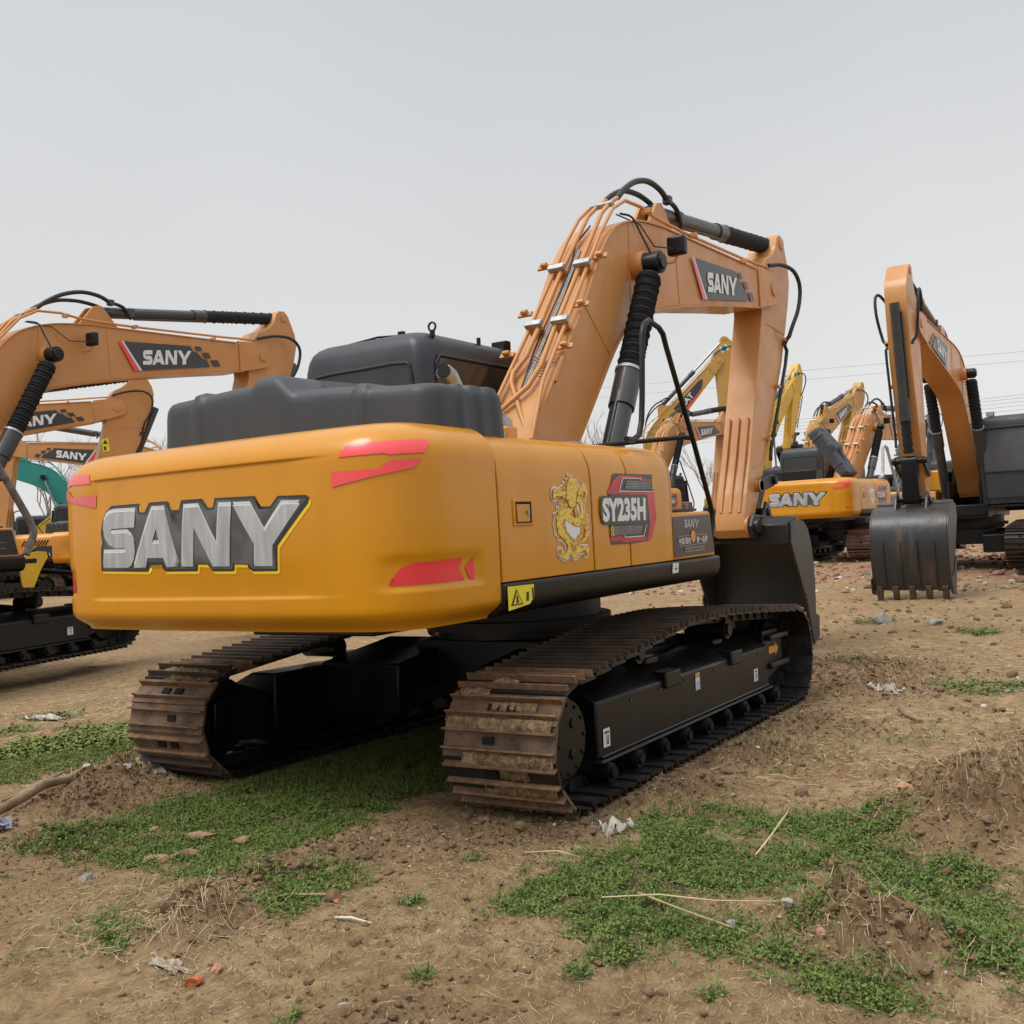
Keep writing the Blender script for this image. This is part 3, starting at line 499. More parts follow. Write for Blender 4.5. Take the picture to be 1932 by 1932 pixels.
    P4 = [(-.1, -.27, 2.30), (.24, -.2, 2.80), (.56, -.2, 3.19), (1.05, -.2, 3.81), (1.39, -.2, 4.24), (1.68, -.2, 4.54), (1.95, -.2, 4.68), (2.3, -.2, 4.70), (2.6, -.21, 4.66), (3.3, -.21, 4.66), (5.2, -.21, 4.73), (5.55, -.21, 4.75), (5.9, -.24, 4.76)]
    for P in (P1, P2, P3, P4): MB().tube([V(bx((x, z)), y) for x, y, z in P], .022 if P in (P2, P3) else .018, 10).build('hydraulic_pipe', paint, boom, smooth=60)
    th = math.atan2(3.9-2.66, 1.21-.22)
    for (x, z) in ((.68, 3.33), (1.13, 3.90)):
        for yc in (.10, -.16):
            p = bx((x-.035, z+.03)); M_ = Matrix.Rotation(-(th+be), 3, 'Y'); m = MB(); m.box(V(p, yc), (.06, .16, .05), M=M_); c = m.build('pipe_clamp', ALU, boom, bevel=.005)
            m = MB(); q = bx((x+.01, z-.02)); m.box(V(q, yc), (.035, .14, .07), M=M_); m.build('clamp_bracket', paint, boom)
    for (x, z) in ((.83, 3.50), (1.22, 3.99), (.5, 3.1)):
        for yc in (.29, -.28): p = bx((x, z)); M_ = Matrix.Rotation(-(th+be), 3, 'Y'); m = MB(); m.box(V(p, yc), (.05, .14, .02), M=M_); m.cyl(V((p[0]-.02, p[1]+.02), yc-.03), V((p[0]-.02, p[1]+.02), yc+.03), .022, 8); m.build('spare_bracket', paint, boom)
    for x in (2.35, 3.5, 5.0): p = bx((x, 4.66)); m = MB(); m.box(V(p, -.24), (.05, .1, .05), M=Matrix.Rotation(-be, 3, 'Y')); m.build('spare_bracket', paint, boom, bevel=.004)
    p = bx((1.80, 4.63)); m = MB(); m.box(V(p, -.04), (.06, .22, .05), M=Matrix.Rotation(-be-R(35), 3, 'Y')); m.build('pipe_clamp', ALU, boom, bevel=.005)
    if hero:
        for k in range(5): MB().tube([V(bx((x, z)), y+.006*k) for x, y, z in [(.05, -.02, 2.46), (.3, .0, 2.78), (.75, -.02, 3.36), (1.1, -.03, 3.82), (1.35, -.02, 4.13)]], .0035, 5).build('grease_line', ALU if k != 2 else RUB, boom)
        MB().tube([V(bx(p), y) for p, y in [((.25, 2.75), .02), ((.55, 3.12), .05), ((.8, 3.46), .02), ((1.15, 3.9), .0), ((1.4, 4.2), .05), ((1.6, 4.4), .0)]], .008, 6).build('cable', RUB, boom)
        for k in range(6): MB().tube([V(bx((.42+.02*k, 2.93+.03*k)), .05), V(bx((.36+.02*k, 2.86+.025*k)), -.1), V(bx((.40+.02*k, 2.88+.035*k)), -.22)], .004, 5).build('grease_line', ALU, boom)
        MB().tube([V(bx((.36, 2.8)), -.24), V(bx((.52, 3.02)), -.24)], .02, 8).build('manifold', paint, boom)
    # hoses over the knee
    MB().tube([V(bx(p), y) for p, y in [(q, -.1) for q in crom([(2.0, 4.74), (2.16, 4.86), (2.42, 5.0), (2.72, 5.08), (3.0, 5.07), (3.2, 5.0)], 5)]], .03, 10).build('hose', RUB, boom, smooth=60)
    MB().tube([V(bx(p), y) for p, y in [(q, -.1) for q in crom([(3.2, 5.0), (3.36, 4.98), (3.46, 4.93), (3.55, 4.80)], 5)]], .026, 10).build('hose', RUB, boom, smooth=60)
    MB().box(V(bx((3.2, 5.0)), -.1), (.09, .09, .09)).build('hose_joint', CYL, boom, bevel=.015)
    MB().tube([V(bx(p), .02) for p in crom([(2.0, 4.74), (2.15, 4.83), (2.4, 4.93), (2.7, 4.97), (2.95, 4.96), (3.12, 4.93)], 5)], .028, 10).build('hose', RUB, boom, smooth=60)
    # lamp on the boom side
    m = MB(); m.box(V(bx((2.63, 4.34)), -.42), (.10, .19, .19)); lp = m.build('boom_lamp', BLK, boom, bevel=.025, seg=3); MB().box(V(bx((2.683, 4.34)), -.42), (.004, .15, .15)).build('lens', LMP, lp)
    m = MB(); m.tube([V(bx((2.63, 4.24)), -.42), V(bx((2.62, 4.18)), -.38), V(bx((2.6, 4.18)), -.25)], .01, 6); m.build('lamp_bracket', paint, boom)
    MB().tube([V(bx(p), y) for p, y in [((1.75, 4.5), -.2), ((2.1, 4.47), -.27), ((2.35, 4.30), -.30), ((2.58, 4.30), -.42)]], .007, 6).build('lamp_cable', RUB, boom)
    MB().tube([V(bx(p), y) for p, y in zip(crom([(1.75, 4.5), (1.88, 4.48), (1.93, 4.32), (1.98, 4.15)], 4), np.linspace(-.24, -.42, 13))], .011, 6).build('grease_hose', RUB, boom)
    # ---- boom cylinders
    a = CB; b = bx(K0)
    for s in (-1, 1):
        A = Vector(V(a, s*.42)); B = Vector(V(b, s*.42)); dd = (B-A); 
        m = MB(); m.tube([A, A.lerp(B, .54)], .1, 24); m.tube([A.lerp(B, .44), A.lerp(B, .57)], .118, 24); m.tube([A.lerp(B, .1)+Vector((-.12, 0, 0)), A.lerp(B, .5)+Vector((-.12, 0, 0))], .018, 8)
        m.box(tuple(A), (.22, .16, .22)); c = m.build('boom_cylinder', CYL, root, smooth=45)
        m = MB(); bellows(m, A.lerp(B, .565), A.lerp(B, .945), .118 if boots else .05, 24); m.build('rod_boot', CLO if boots else CHR, c, smooth=60 if boots else 30)
        m = MB(); m.cyl(V(b, s*.34), V(b, s*.52), .105, 24); m.cyl(V(b, s*.50), V(b, s*.545), .075, 24); m.build('rod_eye', BLK, c, bevel=.01)
        m = MB(); m.tube([A.lerp(B, .565), A.lerp(B, .575)], .128, 20); m.build('boot_ring', ALU, c)
    # ---- stick
    st = [sx_(p) for p in STICK]
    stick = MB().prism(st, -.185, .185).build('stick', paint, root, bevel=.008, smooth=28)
    m = MB()
    for yc in (-.115, 0, .115):
        P = [(5.26, 2.82), (5.18, 2.6), (4.84, 1.78), (4.80, 1.66)]; pp = [sx_(p) for p in P]; m = MB(); strip(m, pp, yc-.016, yc+.016, -.035); m.build('stiffener_rib', paint, stick, bevel=.004)
    m = MB(); 
    for s in (-1, 1): MB().cyl(V(sx_(W0), s*.18), V(sx_(W0), s*.215), .13, 24).build('pin_boss', paint, stick, bevel=.006); MB().cyl(V(sx_(E0), s*.18), V(sx_(E0), s*.2), .08, 20).build('pin_boss', paint, stick, bevel=.006); MB().cyl(V(sx_((5.2, 1.98)), s*.18), V(sx_((5.2, 1.98)), s*.26), .075, 16).build('pin_boss', paint, stick, bevel=.006)
    for q in ((6.6, 3.95), (6.2, 3.3), (5.72, 2.6)): MB().box(V(sx_((q[0]-.03, q[1]-.03)), -.21), (.1, .06, .04), M=Matrix.Rotation(-ga, 3, 'Y')).build('hose_bracket', paint, stick, bevel=.004)
    m.tube([V(sx_(p), -.188) for p in [(5.95, 4.05), (6.62, 4.0)]], .006, 5); m.tube([V(sx_(p), -.188) for p in [(5.12, 2.2), (5.55, 2.3)]], .006, 5)
    m.build('weld_bead', paint, stick)
    if cross:
        decal('safety_sticker', stick, [([[sx_(p) for p in [(6.35, 4.72), (6.35, 5.0), (6.68, 5.0), (6.68, 4.72)]]], WHT), ([[sx_(p) for p in [(6.39, 4.80), (6.39, 4.92), (6.64, 4.92), (6.64, 4.80)]], [sx_(p) for p in [(6.46, 4.74), (6.46, 4.98), (6.57, 4.98), (6.57, 4.74)]]], GRN)], planar((0, -.19, 0), (1, 0, 0), (0, 0, 1), (0, -1, 0)))
    else:
        decal('warning_sticker', stick, [([[sx_(p) for p in [(5.62, 2.62+.9), (5.62, 2.92+.9), (5.78, 2.92+.9), (5.78, 2.62+.9)]]], WYE), ([[sx_(p) for p in [(5.64, 3.7), (5.70, 3.8), (5.76, 3.7)]], [sx_(p) for p in [(5.65, 3.55), (5.65, 3.64), (5.70, 3.64), (5.70, 3.55)]]], DBK)], planar((0, -.187, 0), (1, 0, 0), (0, 0, 1), (0, -1, 0))) if not hero else None
    MB().tube([V(sx_(p), y) for p, y in zip(crom([(6.0, 4.80), (6.35, 4.86), (6.7, 4.83), (6.87, 4.65), (6.80, 4.35), (6.62, 4.08), (6.56, 3.86)], 4), [-.24-.12*math.sin(math.pi*min(1, i_/24))+.03*(i_ > 22) for i_ in range(25)])], .026, 10).build('hose', RUB, stick, smooth=60)
    MB().tube([V(sx_(p), -y) for p, y in zip(crom([(6.0, 4.80), (6.35, 4.86), (6.7, 4.83), (6.87, 4.65), (6.80, 4.35), (6.62, 4.08), (6.56, 3.86)], 4), [-.24-.12*math.sin(math.pi*min(1, i_/24))+.03*(i_ > 22) for i_ in range(25)])], .026, 10).build('hose', RUB, stick, smooth=60)
    MB().tube([V(sx_(p), -.22) for p in [(6.50, 3.86), (6.60, 3.78), (6.50, 3.58), (5.74, 2.45), (5.70, 2.3)]], .022, 8).build('hose', RUB, stick, smooth=60)
    # stick cylinder
    a = bx((2.98, 4.84)); b = sx_(E0); A = Vector(V(a, 0)); B = Vector(V(b, 0)); L_ = (B-A).length; k1 = 2.05/L_
    m = MB(); m.tube([A, A.lerp(B, k1)], .085, 24); m.tube([A.lerp(B, k1-.06), A.lerp(B, k1+.01)], .1, 24); m.tube([A.lerp(B, .18)+Vector((0, -.04, -.09)), A.lerp(B, k1)+Vector((0, -.04, -.09))], .02, 8); m.box(tuple(A.lerp(B, .16)), (.1, .2, .12)); c = m.build('stick_cylinder', CYL, root, smooth=45)
    if boots: m = MB(); bellows(m, A.lerp(B, k1), A.lerp(B, .97), .105, 16); m.build('rod_boot', CLO, c, smooth=60)
    else: MB().tube([A.lerp(B, k1), B], .05, 14).build('piston_rod', CHR, c)
    m = MB(); m.cyl((B.x, -.08, B.z), (B.x, .08, B.z), .1, 20); m.build('rod_eye', BLK, c)
    # bucket cylinder on the outer face of the stick
    a = sx_((6.98, 4.62)); lk = sx_((5.72, 2.28)); A = Vector(V((a[0], a[1]), 0)); 
    n_ = (math.sin(ga), math.cos(ga)); lp_ = sx_((5.66, 2.05)); B = Vector(V(lp_, 0)); A = Vector(V(sx_((7.02, 4.45)), 0))
    m = MB(); m.tube([A, A.lerp(B, .70)], .085, 20); m.tube([A.lerp(B, .62), A.lerp(B, .71)], .1, 20); m.tube([A.lerp(B, .06)+Vector((0, .1, 0)), A.lerp(B, .6)+Vector((0, .1, 0))], .016, 8); m.tube([A.lerp(B, .70), A.lerp(B, .74)], .11, 20); c = m.build('bucket_cylinder', CYL, root, smooth=45)
    if boots: m = MB(); bellows(m, A.lerp(B, .74), A.lerp(B, .95), .09, 6); m.build('rod_boot', CLO, c, smooth=60)
    else: MB().tube([A.lerp(B, .7), B], .05, 14).build('piston_rod', CHR, c)
    # linkage
    ear = kx((5.34, 1.66)); sp_ = sx_((5.2, 1.98)); m = MB()
    for s in (-1, 1): m.prism(_bar(sp_, lp_, .075), s*.22, s*.26); 
    m.prism(_bar(lp_, ear, .085), -.14, .14); m.cyl(V(lp_, -.3), V(lp_, .3), .055, 16); m.cyl(V(ear, -.3), V(ear, .3), .05, 16)
    m.build('bucket_link', BLK, root, bevel=.012)
    # ---- bucket
    bb = [kx(p) for p in BKT]; inner = [kx(p) for p in [(5.87, .14), (5.915, .45), (5.94, .72), (5.93, .99), (5.865, 1.21), (5.745, 1.385), (5.57, 1.475), (5.3, 1.515), (5.06, 1.48), (5.03, 1.30)]]
    Wd = .62; m = MB(); m.prism(bb+inner, -Wd, Wd); bk = m.build('bucket', BUR if wornb else BUK, root, bevel=.006)
    m = MB()
    for s in (-1, 1): m = MB(); m.prism([kx(p) for p in [(4.99, 1.28)]+BKT[1:-1]+[(5.95, .12), (5.80, .05), (5.55, .50), (5.25, .90)]], s*(Wd-.001), s*(Wd+.028)); m.prism([kx(p) for p in [(5.70, .02), (5.98, .10), (6.02, .35), (5.70, .42), (5.45, .66), (5.42, .60)]], s*(Wd+.028), s*(Wd+.05)); m.build('side_plate', BUR if wornb else BUK, bk, bevel=.006)
    m = MB()
    for s in (-1, 1):
        m.prism([kx(p) for p in [(4.73, 1.5), (4.78, 1.37), (4.9, 1.33), (5.1, 1.42), (5.3, 1.5), (5.62, 1.47), (5.52, 1.62), (5.44, 1.74), (5.32, 1.79), (5.24, 1.7), (5.18, 1.62), (4.98, 1.63), (4.84, 1.64)]], s*.235, s*.275)
        m.cyl(V(kx(W0), s*.22), V(kx(W0), s*.33), .085, 20); m.build('bucket_ear', BUR if wornb else BUK, bk, bevel=.008); m = MB()
    m.cyl(V(kx(W0), -.215), V(kx(W0), .215), .05, 16); m.build('bucket_pin', BUK, bk)
    m = MB(); m.prism([kx(p) for p in [(4.97, 1.27), (4.96, 1.50), (5.06, 1.60), (5.30, 1.60), (5.34, 1.50), (5.30, 1.28)]], -Wd+.0, -.28); m.build('torque_tube', BUR if wornb else BUK, bk, bevel=.015); m = MB(); m.prism([kx(p) for p in [(4.97, 1.27), (4.96, 1.50), (5.06, 1.60), (5.30, 1.60), (5.34, 1.50), (5.30, 1.28)]], .28, Wd); m.build('torque_tube', BUR if wornb else BUK, bk, bevel=.015)
    m = MB()
    for yb in (-.42, -.14, .14, .42): m = MB(); m.prism([kx(p) for p in [(5.975, 1.0), (5.985, .72), (5.955, .45), (5.91, .2), (5.94, .18), (5.985, .43), (6.01, .72), (6.0, 1.0)]], yb-.006, yb+.006); m.build('wear_strip', BUR if wornb else BUK, bk)
    for k in range(5):
        y = -.54+.27*k; MB().prism([kx(p) for p in [(5.88, .22), (5.97, .22), (5.96, .10), (5.925, -.03), (5.885, -.03), (5.86, .10)]], y-.05, y+.05).build('tooth', TOO, bk, bevel=.01)
    # ---- handrail at the right front
    HR = [(-.45, 2.20), (-.34, 2.20), (-.24, 2.24), (-.19, 2.34), (-.16, 2.5), (-.10, 2.98), (-.06, 3.06), (.02, 3.10), (.20, 3.07), (.27, 3.03), (.31, 2.95), (.74, 2.25), (1.02, 1.75), (1.06, 1.66), (1.06, 1.58), (.95, 1.34)]
    MB().tube([V(p, -1.26) for p in HR], .021 if rail is None else .045, 12).build('handrail', rail or BLK, root, smooth=60)
    MB().tube([(.73, -1.26, 2.26), (.68, -1.2, 2.27), (.2, -.9, 2.23), (-.1, -.75, 2.2)], .019, 10).build('handrail', BLK, root, smooth=60)
    if hero:
        m = MB(); m.cyl((-.5, -.85, 2.15), (-.5, -.85, 2.2), .085, 20); m.cyl((-.5, -.85, 2.2), (-.5, -.85, 2.215), .07, 20); m.build('fuel_cap', ALU, root)
        m = MB(); m.box((-1.52, -.95, 2.21), (.12, .1, .09)); m.build('vent_base', YEL, root, bevel=.01)
        m = MB(); m.cyl((-1.52, -.95, 2.255), (-1.52, -.95, 2.30), .045, 20); m.cyl((-1.52, -.95, 2.30), (-1.52, -.95, 2.315), .03, 16); m.cyl((-1.52, -.95, 2.315), (-1.52, -.95, 2.34), .014, 10); m.build('tank_breather', ALU, root)
        MB().box((-1.72, -.98, 2.2), (.2, .06, .06)).build('lock_bracket', ALU, root, bevel=.004)
    # ---- undercarriage
    us_ = R(us if False else 0)
    ct, st_ = math.cos(utilt), math.sin(utilt); cp, sp2 = math.cos(upsi), math.sin(upsi)
    def U(v):
        x, y, z = v; x, z = ct*x-st_*z, st_*x+ct*z; return (cp*x-sp2*y, sp2*x+cp*y, z)
    def ub(mb, *a, **k): mb.v = [U(v) for v in mb.v]; return mb.build(*a, **k)
    PT = track_path(); N = 55; Q = resample(PT, N)
    for s in (-1, 1):
        y0, y1 = s*.945, s*1.645; m = MB()
        for i in range(N):
            p = Q[i]; nx_ = Q[(i+1) % N]; pv = Q[i-1]; t = np.array([nx_[0]-pv[0], nx_[1]-pv[1]]); t /= np.linalg.norm(t); nrm = np.array([t[1], -t[0]])
            c_ = np.array([0, .45]); 
            if np.dot(nrm, p-np.array([np.clip(p[0], -2, 2), .45])) < 0: nrm = -nrm
            muddy = p[0] < -1.98 and not (p[1] < .02)
            P3_ = lambda a, b: (p[0]+t[0]*a+nrm[0]*b, p[1]+t[1]*a+nrm[1]*b)
            ht = .093
            mt = (1 if (s < 0 and i % 3) or (s > 0 and i % 5) else 0) if muddy and covered else 0
            m.prism([P3_(-ht, -.058), P3_(-ht, -.040), P3_(ht, -.028), P3_(ht, -.046)], y0, y1, 1, mt)
            for g_ in (-.052, .048):
                m.prism([P3_(g_-.010, -.042), P3_(g_-.005, .002), P3_(g_+.005, .002), P3_(g_+.010, -.042)], y0, y1, 1, 2 if muddy and covered and (s < 0 or i % 4) else 5)
            if muddy and covered and hero:
                for g0, g1 in ((-.040, .036), (.060, .136)):
                    if random.random() < (.88 if s < 0 else .35):
                      for sg in range(random.choice([1, 1, 2, 3])):
                        a_ = y0+s*random.uniform(.01, .45); b_ = a_+s*random.uniform(.15, .62); b_ = y1-s*random.uniform(.005, .05) if abs(b_) > abs(y1)-.02 else b_; hh = random.uniform(-.022, -.010); n = 30; pr = []
                        vs = []; fs = []
                        for j in range(n+1):
                            yy = a_+(b_-a_)*j/n; h2 = -.034+(hh+.034+random.uniform(-.009, .009))*math.sin(math.pi*(j+.6)/(n+1.2))**.4
                            for a2, b2 in ((g0, -.034), (g0+.012+random.uniform(-.006, .006), h2), (g1-.022+random.uniform(-.014, .012), h2+random.uniform(-.008, .004)), (g1, -.036)): q_ = P3_(a2, b2); vs.append((q_[0], yy, q_[1]))
                        for j in range(n):
                            for c2 in range(3): fs.append((4*j+c2, 4*j+c2+1, 4*j+c2+5, 4*j+c2+4))
                        m.add(vs, fs, 3)
            if i % 1 == 0:
                for yh in (-.06, .06):
                    if random.random() < .6: m.prism([P3_(-.02, -.04), P3_(-.02, -.024), P3_(.02, -.022), P3_(.02, -.04)], s*1.295+yh-.035, s*1.295+yh+.035, 1, 4)  # small black blocks standing for shaded holes in the shoe plates
            for yl in (-.085, .085):
                m.prism([P3_(-.11, -.12), P3_(-.11, -.05), P3_(.11, -.05), P3_(.11, -.12)], s*1.295+yl-.02, s*1.295+yl+.02, 1, 0)
            q_ = P3_(.09, -.085); m.cyl((q_[0], s*1.295-.125, q_[1]), (q_[0], s*1.295+.125, q_[1]), .028, 8, 0)
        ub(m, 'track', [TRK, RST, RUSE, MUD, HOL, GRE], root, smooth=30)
        # track frame
        m = MB(); Y = lambda v: s*v
        m.prism([(Y(1.50), .20), (Y(1.50), .53), (Y(1.47), .555), (Y(1.28), .64), (Y(1.05), .64), (Y(1.05), .20)], -1.68, 1.6, 0)
        m.prism([(Y(1.535), .175), (Y(1.535), .2), (Y(1.05), .2), (Y(1.05), .175)], -1.69, 1.62, 0)
        m.prism([(-1.68, .21), (-1.68, .5), (-1.95, .60), (-2.2, .5), (-2.2, .3), (-1.9, .2)], Y(1.1), Y(1.4), 1)
        m.prism([(1.6, .66), (1.6, .22), (2.0, .30), (2.12, .36), (2.12, .56), (2.0, .66)], Y(1.1), Y(1.47), 1)
        m.box((1.85, Y(1.50), .60), (.5, .08, .05)); m.box((1.85, Y(1.50), .36), (.5, .08, .05))
        for x in (-.55, .75): m.box((x, Y(1.47), .535), (.26, .12, .11)); m.box((x, Y(1.25), .655), (.2, .25, .05))
        fr = ub(m, 'track_frame', BLK, root, bevel=.015, seg=2)
        if hero:
            for x in (-1.2, -.75, -.3, .3, .95, 1.35): MB_ = MB(); MB_.cyl((x, Y(1.50), .49), (x, Y(1.507), .49), .011, 8); ub(MB_, 'bolt', CYL, fr)
            m = MB(); m.tube([(-1.64, Y(1.503), .21), (1.57, Y(1.503), .21)], .008, 5); ub(m, 'weld_bead', BLK, fr)
        m = MB(); m.cyl((-2.10, Y(1.45), .40), (-2.10, Y(1.53), .40), .215, 36); m.cyl((-2.10, Y(1.15), .40), (-2.10, Y(1.46), .40), .26, 36)
        for k in range(12): a = k*math.pi/6; m.cyl((-2.10+.19*math.cos(a), Y(1.53), .40+.19*math.sin(a)), (-2.10+.19*math.cos(a), Y(1.54), .40+.19*math.sin(a)), .012, 8)
        for a in (0.9, 3.2, 5.2): m.cyl((-2.10+.1*math.cos(a), Y(1.53), .40+.1*math.sin(a)), (-2.10+.1*math.cos(a), Y(1.542), .40+.1*math.sin(a)), .028, 12)
        ub(m, 'final_drive', BLK, fr, bevel=.004)
        m = MB()
        for k in range(22): a = k*2*math.pi/22; a2 = a+.14; m.prism([(-2.1+.2*math.cos(a), .385+.2*math.sin(a)), (-2.1+.33*math.cos(a+.03), .385+.33*math.sin(a+.03)), (-2.1+.33*math.cos(a+.09), .385+.33*math.sin(a+.09)), (-2.1+.2*math.cos(a2), .385+.2*math.sin(a2))], Y(1.27), Y(1.32), 1)
        ub(m, 'sprocket', TRK, fr)
        m = MB(); m.cyl((2.09, Y(1.22), .425), (2.09, Y(1.37), .425), .30, 32); m.cyl((2.09, Y(1.27), .425), (2.09, Y(1.32), .425), .33, 32); ub(m, 'idler_wheel', BLK, fr, bevel=.008)
        for k in range(9):
            x = -1.62+.405*k; m = MB(); m.cyl((x, Y(1.12), .14), (x, Y(1.46), .14), .082, 18); m.cyl((x, Y(1.44), .125), (x, Y(1.555), .125), .058, 16); m.cyl((x, Y(1.555), .125), (x, Y(1.575), .125), .034, 12); m.cyl((x+.1, Y(1.44), .10), (x+.1, Y(1.53), .10), .04, 12); m.box((x, Y(1.42), .17), (.12, .06, .07)); ub(m, 'roller', BLK, fr)
        for x in (-.9, .8): m = MB(); m.cyl((x, Y(1.1), .745), (x, Y(1.44), .745), .075, 18); m.cyl((x, Y(1.44), .745), (x, Y(1.46), .745), .05, 14); m.box((x, Y(1.12), .68), (.08, .06, .12)); ub(m, 'carrier_roller', BLK, fr)
        m = MB()
        for x in (-1.02, .0, 1.05): m = MB(); m.prism([(x-.17, .19), (x+.17, .19), (x+.12, .07), (x-.12, .07)], Y(1.42), Y(1.46), 1); ub(m, 'track_guard', BLK, fr, bevel=.006)
        if s < 0:
            fU = lambda o, n: (lambda u, v, d: U((u, o[1]+n*d, v)))
            f_ = fU((0, -1.501), -1); tw = [(-1.63, .255), (-1.52, .265), (-1.52, .355), (-1.63, .345)]
            def stk(x, z, w_, h_): return [[(x, z), (x+w_, z), (x+w_, z+h_), (x, z+h_)]]
            Lh = [(stk(-1.61, .26, .09, .11), WHT), (stk(-1.595, .34, .06, .012)+stk(-1.57, .28, .008, .05)+stk(-1.55, .28, .008, .05)+stk(-1.57, .275, .028, .008), DBK)]
            decal('jack_sticker', fr, Lh, f_); decal('jack_sticker', fr, [(stk(1.2, .28, .10, .10), WHT), (stk(1.215, .355, .06, .012)+stk(1.24, .295, .008, .05)+stk(1.26, .295, .008, .05), DBK)], f_)
            decal('warning_sticker', fr, [(stk(-.10, .39, .085, .12), WHT), (stk(-.095, .478, .075, .028), HORA), (stk(-.09, .40, .06, .004)+stk(-.09, .415, .06, .004)+stk(-.09, .43, .06, .004)+stk(-.09, .445, .06, .004), DGR)], f_)
            decal('arrow_mark', fr, [([[(1.72, .45), (1.9, .45), (1.9, .42), (2.0, .48), (1.9, .54), (1.9, .51), (1.72, .51)]], HORA)], lambda u, v, d: U((u, -1.471-d, v)))
    m = MB(); m.box((0, 0, .62), (1.3, 1.1, .34)); m.box((0, 0, .58), (.9, 2.2, .2))
    for sx2 in (-1, 1):
        for sy in (-1, 1): m.prism([(sx2*.3, .38), (sx2*.3, .78), (sx2*1.15, .66), (sx2*1.15, .28)], sy*.35, sy*1.08, 1)
    m.cyl((0, 0, .7), (0, 0, .84), .6, 32); ub(m, 'x_frame', BLK, root, bevel=.015)
    return root
def _bar(a, b, r, n=8):
    t = math.atan2(b[1]-a[1], b[0]-a[0]); o = []
    for k in range(n+1): q = t+math.pi/2+math.pi*k/n; o.append((a[0]+r*math.cos(q), a[1]+r*math.sin(q)))
    for k in range(n+1): q = t-math.pi/2+math.pi*k/n; o.append((b[0]+r*math.cos(q), b[1]+r*math.sin(q)))
    return o
# ---------------------------------------------------------------- ground
def _h(ix, iy, sd):
    v = (ix*374761393+iy*668265263+sd*1442695041) & 0xffffffff; v = ((v ^ (v >> 13))*1274126177) & 0xffffffff
    return ((v ^ (v >> 16)) & 0xffff)/65535.0
def vnoise(x, y, sd=0):
    x = np.asarray(x, float); y = np.asarray(y, float); ix = np.floor(x).astype(np.int64); iy = np.floor(y).astype(np.int64); fx = x-ix; fy = y-iy
    fx = fx*fx*(3-2*fx); fy = fy*fy*(3-2*fy)
    return (_h(ix, iy, sd)*(1-fx)+_h(ix+1, iy, sd)*fx)*(1-fy)+(_h(ix, iy+1, sd)*(1-fx)+_h(ix+1, iy+1, sd)*fx)*fy-.5
def fbm(x, y, f, o=4, sd=0, g=.5):
    s = 0; a = 1
    for k in range(o): s = s+a*vnoise(x*f+k*17.3, y*f-k*9.1, sd+k); f *= 2.03; a *= g
    return s
def ss(x, a, b): t = np.clip((x-a)/(b-a), 0, 1); return t*t*(3-2*t)
MOUNDS = [(-1.70, -3.66, .50, .20, 1), (-1.1, -4.1, .7, .24, 1), (-.6, -3.4, .35, .08, .8), (-3.2, -3.55, .24, .12, 1), (-3.05, -3.3, .15, .07, 1), (-4.19, -1.08, .2, .085, 1), (-4.1, -.9, .12, .05, 1), (-2.75, 1.5, .38, .07, 1), (-2.4, 1.75, .2, .07, 1), (-3.1, 1.2, .3, .04, 1),
          (-2.62, -1.35, .32, -.055, .9), (-2.35, -1.75, .3, -.05, .9), (-3.1, -1.0, .3, .02, .6), (-1.5, -1.95, .4, .035, .8), (-.3, -1.95, .4, .03, .7), (.9, -1.95, .5, .03, .6), (-3.6, -.9, .3, .03, .5), (2.8, -2.0, .6, .08, .8), (4.0, -1.6, .8, .1, .7), (3.0, -.9, .5, .08, .7), (.9, -4.0, .5, .08, .8), (-3.7, .6, .3, .02, .6), (-4.6, -2.4, .3, .02, .5)]
def mudmask(x, y):
    m = 0
    for a, b, r, h, k in MOUNDS: m = np.maximum(m, k*np.exp(-((x-a)**2+(y-b)**2)/(r*r)))
    return m
def gh(x, y):
    x = np.asarray(x, float); y = np.asarray(y, float); d = np.hypot(x, y)
    nearby = ss(-d, -7, -3)
    base = -.0204*np.clip(x, -4, 3.2)*(1-ss(d, 4, 8)) + .28*ss(d, 8, 26)
    und = .05*fbm(x, y, .35, 3, 5)+.03*fbm(x, y, 1.3, 3, 9)
    tr = 0
    for s in (-1, 1): tr = np.maximum(tr, ss(-np.abs(y-s*1.295-.028*x), -.55, -.36)*ss(-np.abs(x), -2.6, -2.1))
    dc = np.hypot(x+7, y+4.5); fine = 1-ss(dc, 14, 30)
    mm = mudmask(x, y)
    clp = .35+.65*ss(fbm(x, y, .9, 3, 121), -.12, .18)
    rough = (.022*clp+.09*mm)*fbm(x, y, 6, 4, 21, .62)+(.022*clp+.065*mm)*(np.abs(fbm(x, y, 19, 3, 33, .65))*2-.3)+.016*clp*fbm(x*.35+y*.1, y*2.2-x*.3, 3, 3, 141)
    h = base+und*(1-tr)*(.4+.6*ss(d, 2, 5))+rough*fine*(1-.8*tr)-.012*tr
    for a, b, r, hh, k in MOUNDS: h = h+hh*np.exp(-((x-a)**2+(y-b)**2)/(r*r))*(1-tr)
    return h
def axis(lo, a, b, hi, st, gr=1.045):
    L_ = list(np.arange(a, b, st)); s = st; x = b
    while x < hi: L_.append(x); s *= gr; x += s
    s = st; x = a-st; pre = []
    while x > lo: pre.append(x); s *= gr; x -= s
    return np.array(pre[::-1]+L_)
gx = axis(-60, -5.1, .4, 900, .021, 1.03); gy = axis(-500, -4.6, 1.6, 700, .021, 1.03)
GX, GY = np.meshgrid(gx, gy, indexing='ij'); GZ = gh(GX, GY)
nx_, ny_ = GX.shape
V_ = np.stack([GX.ravel(), GY.ravel(), GZ.ravel()], 1).astype(np.float32)
ii, jj = np.meshgrid(np.arange(nx_-1), np.arange(ny_-1), indexing='ij'); q0 = (ii*ny_+jj).ravel()
